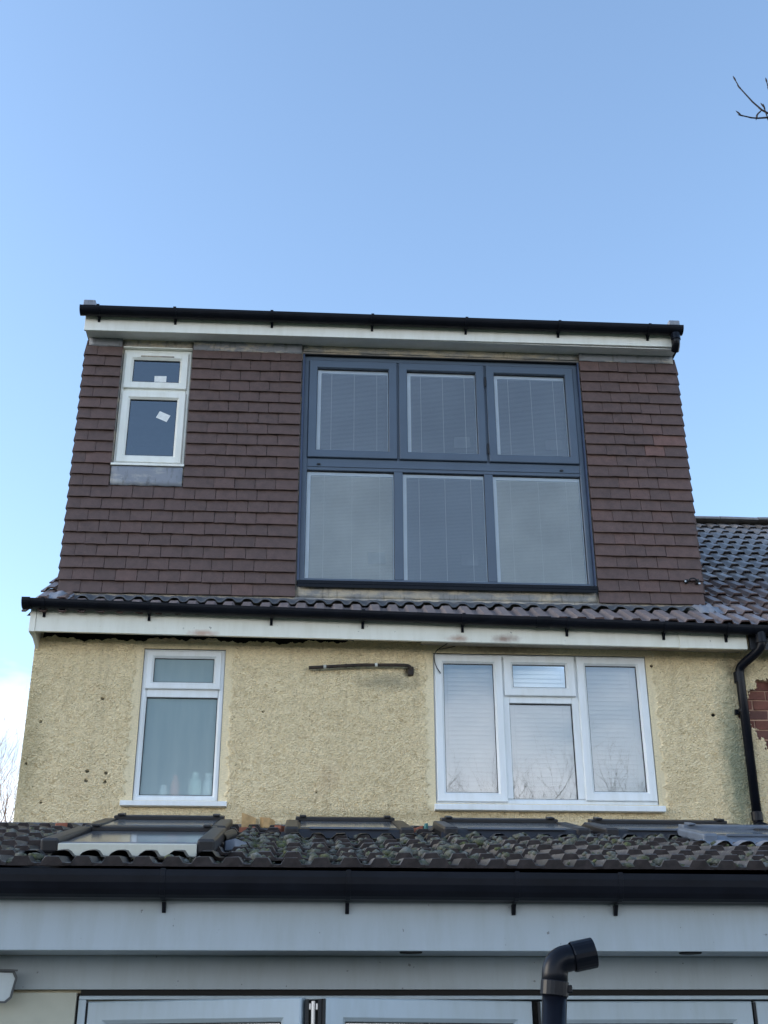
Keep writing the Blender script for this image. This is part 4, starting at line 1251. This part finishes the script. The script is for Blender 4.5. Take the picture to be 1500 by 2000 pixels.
lt = thing('security_light', (-1.40, -2.377, 2.1), 'grey security light with pale lens on the extension wall at left', 'lamp')
T = Matrix.Translation((-1.405, -2.50, 2.10)) @ Matrix.Rotation(rad(28), 4, 'Z') @ Matrix.Rotation(rad(16), 4, 'X')
def lp(name, prof, mat, y0, y1, s0=1, s1=1, bev=.006):
    mb = MB(); n = len(prof)
    mb.add([tuple(T @ Vector((x * s0, y0, z * s0))) for x, z in prof] + [tuple(T @ Vector((x * s1, y1, z * s1))) for x, z in prof], [(i, (i + 1) % n, n + (i + 1) % n, n + i) for i in range(n)] + [tuple(range(n - 1, -1, -1)), tuple(range(n, 2 * n))])
    return mb.build(name, mat, lt, bevel=bev)
oct_ = [(-.095, -.05), (-.08, -.075), (.06, -.075), (.085, -.05), (.095, .045), (.075, .075), (-.08, .075), (-.095, .05)]
lp('lamp_body', oct_, M['lamp_body'], -.03, .06, 1, .62)
lp('lens', oct_, M['lens'], -.034, -.0301, .80, .86, .003)
lp('hood', [(-.10, .076), (.08, .076), (.08, .084), (-.10, .084)], M['lamp_body'], -.055, .03, 1, .8, .002)
mb = MB(); mb.tube([(-1.42, -2.45, 2.10), (-1.46, -2.40, 2.10)], .018, 10); mb.box(-1.51, -1.41, -2.40, -2.3765, 2.06 + .005, 2.14); mb.build('mount', M['lamp_body'], lt, bevel=.004)

wp = thing('wall_pipe', (.79, 0, 4.41), 'short rusty dark pipe stub running along the cream wall', 'pipe')
m = MB(); m.tube(smooth_path([(.026, -.052, 4.424), (.20, -.054, 4.437), (.42, -.055, 4.452), (.72, -.055, 4.456), (.778, -.052, 4.452), (.785, -.03, 4.41), (.785, .02, 4.40)]), .0125, 12)
m.build('pipe_length', M['rust'], wp, smooth=True)
for (x, z) in ((.145, 4.433), (.30, 4.444), (.525, 4.4535)):
    m = MB(); m.tube([(x - .010, -.0545, z - .0006), (x + .010, -.0545, z + .0006)], .0148, 12); m.build('pipe_clip', M['tape'] if x != .30 else M['rust'], wp)
m = MB(); m.box(.762, .805, -.045, .01, 4.385, 4.452); m.build('wall_socket', M['rust'], wp, bevel=.008)

cb = MB(); cb.tube(smooth_path([(1.07, -.10, 4.625), (.985, -.035, 4.588), (.958, -.022, 4.548), (.970, -.022, 4.468), (1.008, -.020, 4.408)]), .0035, 6)
tag(cb.build('loose_cable', M['seal'], smooth=True), 'thin black cable end hanging over the bedroom window corner', 'cable')
cb = MB(); cb.tube(smooth_path([(.985, -.034, 4.590), (1.05, -.03, 4.60), (1.12, -.05, 4.612)]), .003, 6)
tag(cb.build('loose_cable', M['seal'], smooth=True), 'short cable tucked under the eaves above the bedroom window', 'cable')

cl = thing('pipe_bracket', (3.085, .215, 5.27), 'small black metal bracket left on a lower right dormer tile', 'bracket')
m = MB(); m.box(3.025, 3.048, .19, .222, 5.262, 5.292); m.box(3.115, 3.140, .19, .222, 5.258, 5.296); m.split('foot', M['seal'], cl, bevel=.003)
m = MB(); m.tube(smooth_path([(3.045, .185, 5.268), (3.06, .175, 5.292), (3.10, .175, 5.296), (3.125, .185, 5.272)]), .0055, 8); m.build('bar', M['seal'], cl, smooth=True)
m = MB(); m.box(3.128, 3.145, .186, .192, 5.250, 5.262); m.box(3.018, 3.030, .186, .192, 5.266, 5.280); m.split('screw', M['steel'], cl)

def chunk(name, x, y, s, mat, label, cat, seed, flat=.35, dz=.02, tri=False):
    r = random.Random(seed); m = MB()
    n = 3 if tri else 5
    ang = [2 * math.pi * k / n + r.uniform(-.35, .35) for k in range(n)]
    z = ext_z(y) + dz
    top = [(x + s * math.cos(a) * r.uniform(.7, 1.1), y + s * .7 * math.sin(a), z + s * flat + r.uniform(-.3, .3) * s * flat) for a in ang]
    bot = [(a[0], a[1], z - .015) for a in top]
    m.add(bot + top, [(i, (i + 1) % n, n + (i + 1) % n, n + i) for i in range(n)] + [tuple(range(n - 1, -1, -1)), tuple(range(n, 2 * n))])
    o = m.build(name, mat, bevel=.004)
    return tag(o, label, cat)
chunk('tile_fragment', -1.60, -.35, .065, M['clay'], 'orange broken tile piece on the roof left of the roof windows', 'tile fragment', 1, .9, tri=True)
chunk('tile_fragment', -.735, -.24, .05, M['clay'], 'reddish tile chip lodged behind the far left roof window', 'tile fragment', 2, .7, .05, True)
chunk('tile_fragment', -.36, -.60, .07, M['clay'], 'clay tile shard right of the left roof windows', 'tile fragment', 3, .8, tri=True)
chunk('timber_offcut', -.37, -.10, .075, M['wood'], 'pale wedge of timber against the wall below bathroom window', 'offcut', 4, 1.0, .05, True)
chunk('timber_offcut', -.24, -.10, .055, M['wood'], 'square timber offcut beside the pale wedge at the wall foot', 'offcut', 5, 1.0, .05)
chunk('timber_offcut', -.13, -.55, .05, M['clay'], 'reddish block at the left end of the second roof window', 'offcut', 6, .8, .04)
chunk('timber_offcut', 1.86, -.40, .05, M['wood'], 'tan block wedged between two roof windows under the bedroom window', 'offcut', 7, 1.3, .02)
chunk('timber_offcut', .77, -.45, .055, M['clay'], 'red-brown block right of the second roof window', 'offcut', 8, .8, .03)
chunk('plastic_scrap', .835, -.42, .02, M['teal'], 'upright teal plastic scrap beside the red-brown block', 'scrap', 9, 3.0, .03)
chunk('plastic_scrap', .93, -1.25, .03, M['blue'], 'small blue plastic scrap among the roof tiles', 'scrap', 10, .6, .04)
chunk('plastic_scrap', 3.14, -.28, .10, simple('pale_blue', (.25, .42, .60), .4), 'light blue sheet scrap at the foot of the downpipe', 'scrap', 12, .25, .03)
m = MB(); 
vs = MB(); vs.tube([(-.44, -1.75, ext_z(-1.75) + .085), (-.40, -1.40, ext_z(-1.4) + .085)], .030, 16, caps=False); vs.tube([(-.44, -1.75, ext_z(-1.75) + .085), (-.40, -1.40, ext_z(-1.4) + .085)], .025, 16, caps=False)
tag(vs.build('pipe_offcut', M['skyl_frame']), 'short black pipe offcut beside the low left roof window', 'pipe')
chunk('metal_scrap', -.36, -1.90, .09, M['skyl_grey'], 'bent grey metal scrap on tiles right of low roof window', 'scrap', 13, .45, .04)

# moss and lichen lumps lying in the tile pans
def moss():
    r = random.Random(5); V = []; F = []
    ico = bmesh.new(); bmesh.ops.create_icosphere(ico, subdivisions=1, radius=1.0)
    base = [v.co.copy() for v in ico.verts]; fcs = [tuple(v.index for v in f.verts) for f in ico.faces]; ico.free()
    cl = [(r.uniform(-2.6, 4.2), r.uniform(-2.8, -.9)) for _ in range(85)]
    cnt = 0
    while cnt < 2600:
        cx, cy = cl[r.randrange(85)]
        x = r.gauss(cx, .20); y = r.gauss(cy, .15)
        if x < EX0 or x > EX1 or y > -.35 or y < EY - .005: continue
        bad = any(a - .1 < x < b + .1 and c_ - .12 < y < d_ + .1 for (a, b, c_, d_, k) in SKY)
        if bad: continue
        ph = (x - EX0) % ROLL
        if .05 < ph < .125 and r.random() < .75: continue
        c = int((y - EY) / (EG * math.cos(EP)))
        frac = ((y - EY) / (EG * math.cos(EP))) - c
        if frac > .45 and r.random() < .6: continue
        s = (.006 + .020 * r.random() ** 1.8) * (1.3 if r.random() < .1 else 1)
        z = ext_z(y) + .047 + roll_height(x - EX0) - frac * .024
        o0 = len(V); sx, sy, sz = s * r.uniform(.8, 1.6), s * r.uniform(.8, 1.4), s * r.uniform(.6, 1.0)
        k1, k2 = r.uniform(0, 6), r.uniform(0, 6)
        for b in base:
            q = 1 + .22 * math.sin(b.x * 5 + k1) * math.sin(b.y * 6 + k2) + .15 * math.sin(b.z * 9 + k1) + r.uniform(-.07, .07)
            V.append((x + b.x * sx * q, y + b.y * sy * q, z + b.z * sz * q))
        F.extend(tuple(i + o0 for i in f) for f in fcs)
        cnt += 1
    me = bpy.data.meshes.new('moss'); me.from_pydata(V, [], F)
    o = link('moss', me, M['moss'], None, True)
    tag(o, 'grey-green moss and lichen clumps on the extension roof tiles', 'moss', kind='stuff')
moss()

# =================================================================== TREES
def grow(mb, twigs, p, d, L, r, depth, rs, maxd, spread=.6, upb=.25, nseg=4):
    pts = [p.copy()]; rr = [r]; q = p.copy(); dd = d.copy()
    for k in range(nseg):
        dd = (dd + Vector((rs.uniform(-.2, .2), rs.uniform(-.2, .2), rs.uniform(-.08, .2) * upb * 2))).normalized()
        q = q + dd * (L / nseg); pts.append(q.copy()); rr.append(r * (1 - .45 * (k + 1) / nseg))
    tgt = mb if depth < 2 else twigs
    tgt.tube(pts, rr, 7 if depth < 2 else 4 if depth < maxd - 1 else 3, caps=False)
    if depth >= maxd: return
    nch = rs.choice((3, 4)) if depth else 5
    for k in range(nch):
        f = rs.uniform(.35, 1.0) if k else 1.0
        i = min(nseg, max(1, int(f * nseg + .5)))
        side = Vector((rs.uniform(-1, 1), rs.uniform(-1, 1), rs.uniform(-.2, .6))).normalized()
        nd = (dd * (1 - spread * .6) + side * spread + Vector((0, 0, upb))).normalized()
        grow(mb, twigs, pts[i], nd, L * rs.uniform(.58, .80), rr[i] * .72, depth + 1, rs, maxd, spread, upb, nseg)

def tree(name, x, y, h, label, group, seed, mats=('bark', 'twig'), maxd=5, spread=.6, r0=.12):
    rs = random.Random(seed)
    o = thing(name, (x, y, 0), label, 'tree', group)
    a, b = MB(), MB()
    grow(a, b, Vector((x, y, -.05)), Vector((0, 0, 1)), h * .32, r0, 0, rs, maxd, spread)
    a.build('trunk', M[mats[0]], o, smooth=True)
    b.build('crown', M[mats[1]], o)
    return o
tree('bare_tree', -6.2, 16.5, 10.6, 'russet bare tree far behind the house at lower left', None, 21, ('bark_warm', 'bark_warm'), 6, .55, .12)
tree('bare_tree', -7.9, 17.6, 9.2, 'leafless brownish tree beyond the left frame edge behind the house', None, 27, ('bark_warm', 'bark_warm'), 6, .55, .12)
# trees at the foot of the garden behind the photographer: the bedroom panes mirror them
for i, (x, y, h, lab) in enumerate(((3.9, -19.5, 11.4, 'bare garden tree mirrored in left bedroom pane'), (5.9, -20.5, 11.7, 'spreading bare tree mirrored in middle bedroom pane'), (7.8, -20.0, 11.6, 'bare tree mirrored in right bedroom pane'))):
    tree('garden_tree', x, y, h, lab, 'bare trees at the end of the garden', 40 + i, maxd=5, spread=.62, r0=.10)

# tree beside the photographer, one branch reaching into the top right corner
tt = thing('overhanging_tree', (3.0, -6.3, 0), 'leafless tree whose dark budded twigs poke into the top right sky', 'tree')
m = MB()
m.tube([(3.0, -6.3, -.05), (2.96, -6.3, .8), (3.02, -6.32, 1.7), (2.92, -6.35, 2.5), (2.6, -6.4, 3.05), (2.0, -6.46, 3.45), (1.5, -6.5, 3.66), (1.20, -6.5, 3.757)], [.085, .07, .062, .052, .036, .022, .011, .0062], 10)
m.tube([(2.92, -6.35, 2.5), (3.2, -6.25, 3.1), (3.3, -6.2, 3.7), (3.5, -6.1, 4.3)], [.045, .035, .02, .008], 8)
m.tube([(3.02, -6.32, 1.9), (3.5, -6.4, 2.5), (3.8, -6.5, 3.2), (4.1, -6.6, 3.9)], [.04, .03, .018, .007], 8)
m.build('trunk', M['bark'], tt, smooth=True)
m = MB()
D2 = 2.1 / 4.2
def tp(x, y, z):
    """twig node given as seen 4.2 m ahead, set down half as far away"""
    return (x * D2, -8.6 + (y + 8.6) * D2, 1.75 + (z - 1.75) * D2)
def twig(pts, r0, r1, buds=True):
    pts = [tp(*q) for q in pts]
    n = len(pts); r0 *= D2 * .68; r1 *= D2 * .68
    m.tube(pts, [r0 + (r1 - r0) * i / (n - 1) for i in range(n)], 6)
    if buds:
        for i in range(1, n):
            a = Vector(pts[i]); d = (a - Vector(pts[i - 1])).normalized()
            side = d.orthogonal().normalized() * .0006
            m.tube([a - d * .007 + side, a - d * .003 + side, a + d * .003 + side, a + d * .009 + side], [.0008, .0020, .0019, .0005], 6)
twig([(2.40, -4.4, 5.764), (2.23, -4.4, 5.762), (2.125, -4.4, 5.790), (2.076, -4.4, 5.823), (2.037, -4.402, 5.868), (1.983, -4.405, 5.952), (1.964, -4.41, 6.0)], .0105, .0036)
twig([(2.40, -4.4, 5.764), (2.24, -4.41, 5.755), (2.098, -4.41, 5.770), (2.045, -4.41, 5.762), (2.016, -4.41, 5.763), (1.968, -4.41, 5.774), (1.956, -4.41, 5.788)], .0095, .0036)
twig([(2.076, -4.4, 5.823), (2.064, -4.39, 5.815), (2.055, -4.39, 5.80), (2.050, -4.39, 5.785)], .0045, .0022)
twig([(2.092, -4.4, 5.81), (2.098, -4.40, 5.77), (2.112, -4.40, 5.735)], .005, .003)
twig([(2.23, -4.4, 5.762), (2.16, -4.40, 5.86), (2.128, -4.40, 5.95), (2.123, -4.40, 6.01)], .007, .0035)
twig([(2.092, -4.4, 5.81), (2.084, -4.41, 5.83), (2.078, -4.41, 5.842)], .004, .002)
rs = random.Random(3)
grow(m, m, Vector((2.0, -6.46, 3.45)), Vector((.3, .2, 1)), .35, .008, 2, rs, 4)
grow(m, m, Vector((3.5, -6.1, 4.25)), Vector((.3, -.2, .4)), .4, .007, 2, rs, 4)
grow(m, m, Vector((4.1, -6.6, 3.85)), Vector((.6, 0, .5)), .5, .007, 2, rs, 4)
m.build('crown', M['twig'], tt)

# garden boundary behind the photographer
fn = thing('garden_fence', (0, -22.5, 0), 'timber board fence across the end of the garden behind the trees', 'fence')
bm_ = MB(); bm_.box(0, .145, 0, .02, 0, 1.8); fme = bm_.mesh('board'); fme.materials.append(M['fence'])
for i in range(120):
    place('board', fme, fn, Matrix.Translation((-9 + i * .15, -22.5 + rnd.uniform(-.004, .004), rnd.uniform(0, .015))))
bm_ = MB()
for z in (.4, 1.4): bm_.box(-9, 9, -22.55, -22.501, z, z + .07)
bm_.build('rail', M['fence'], fn)
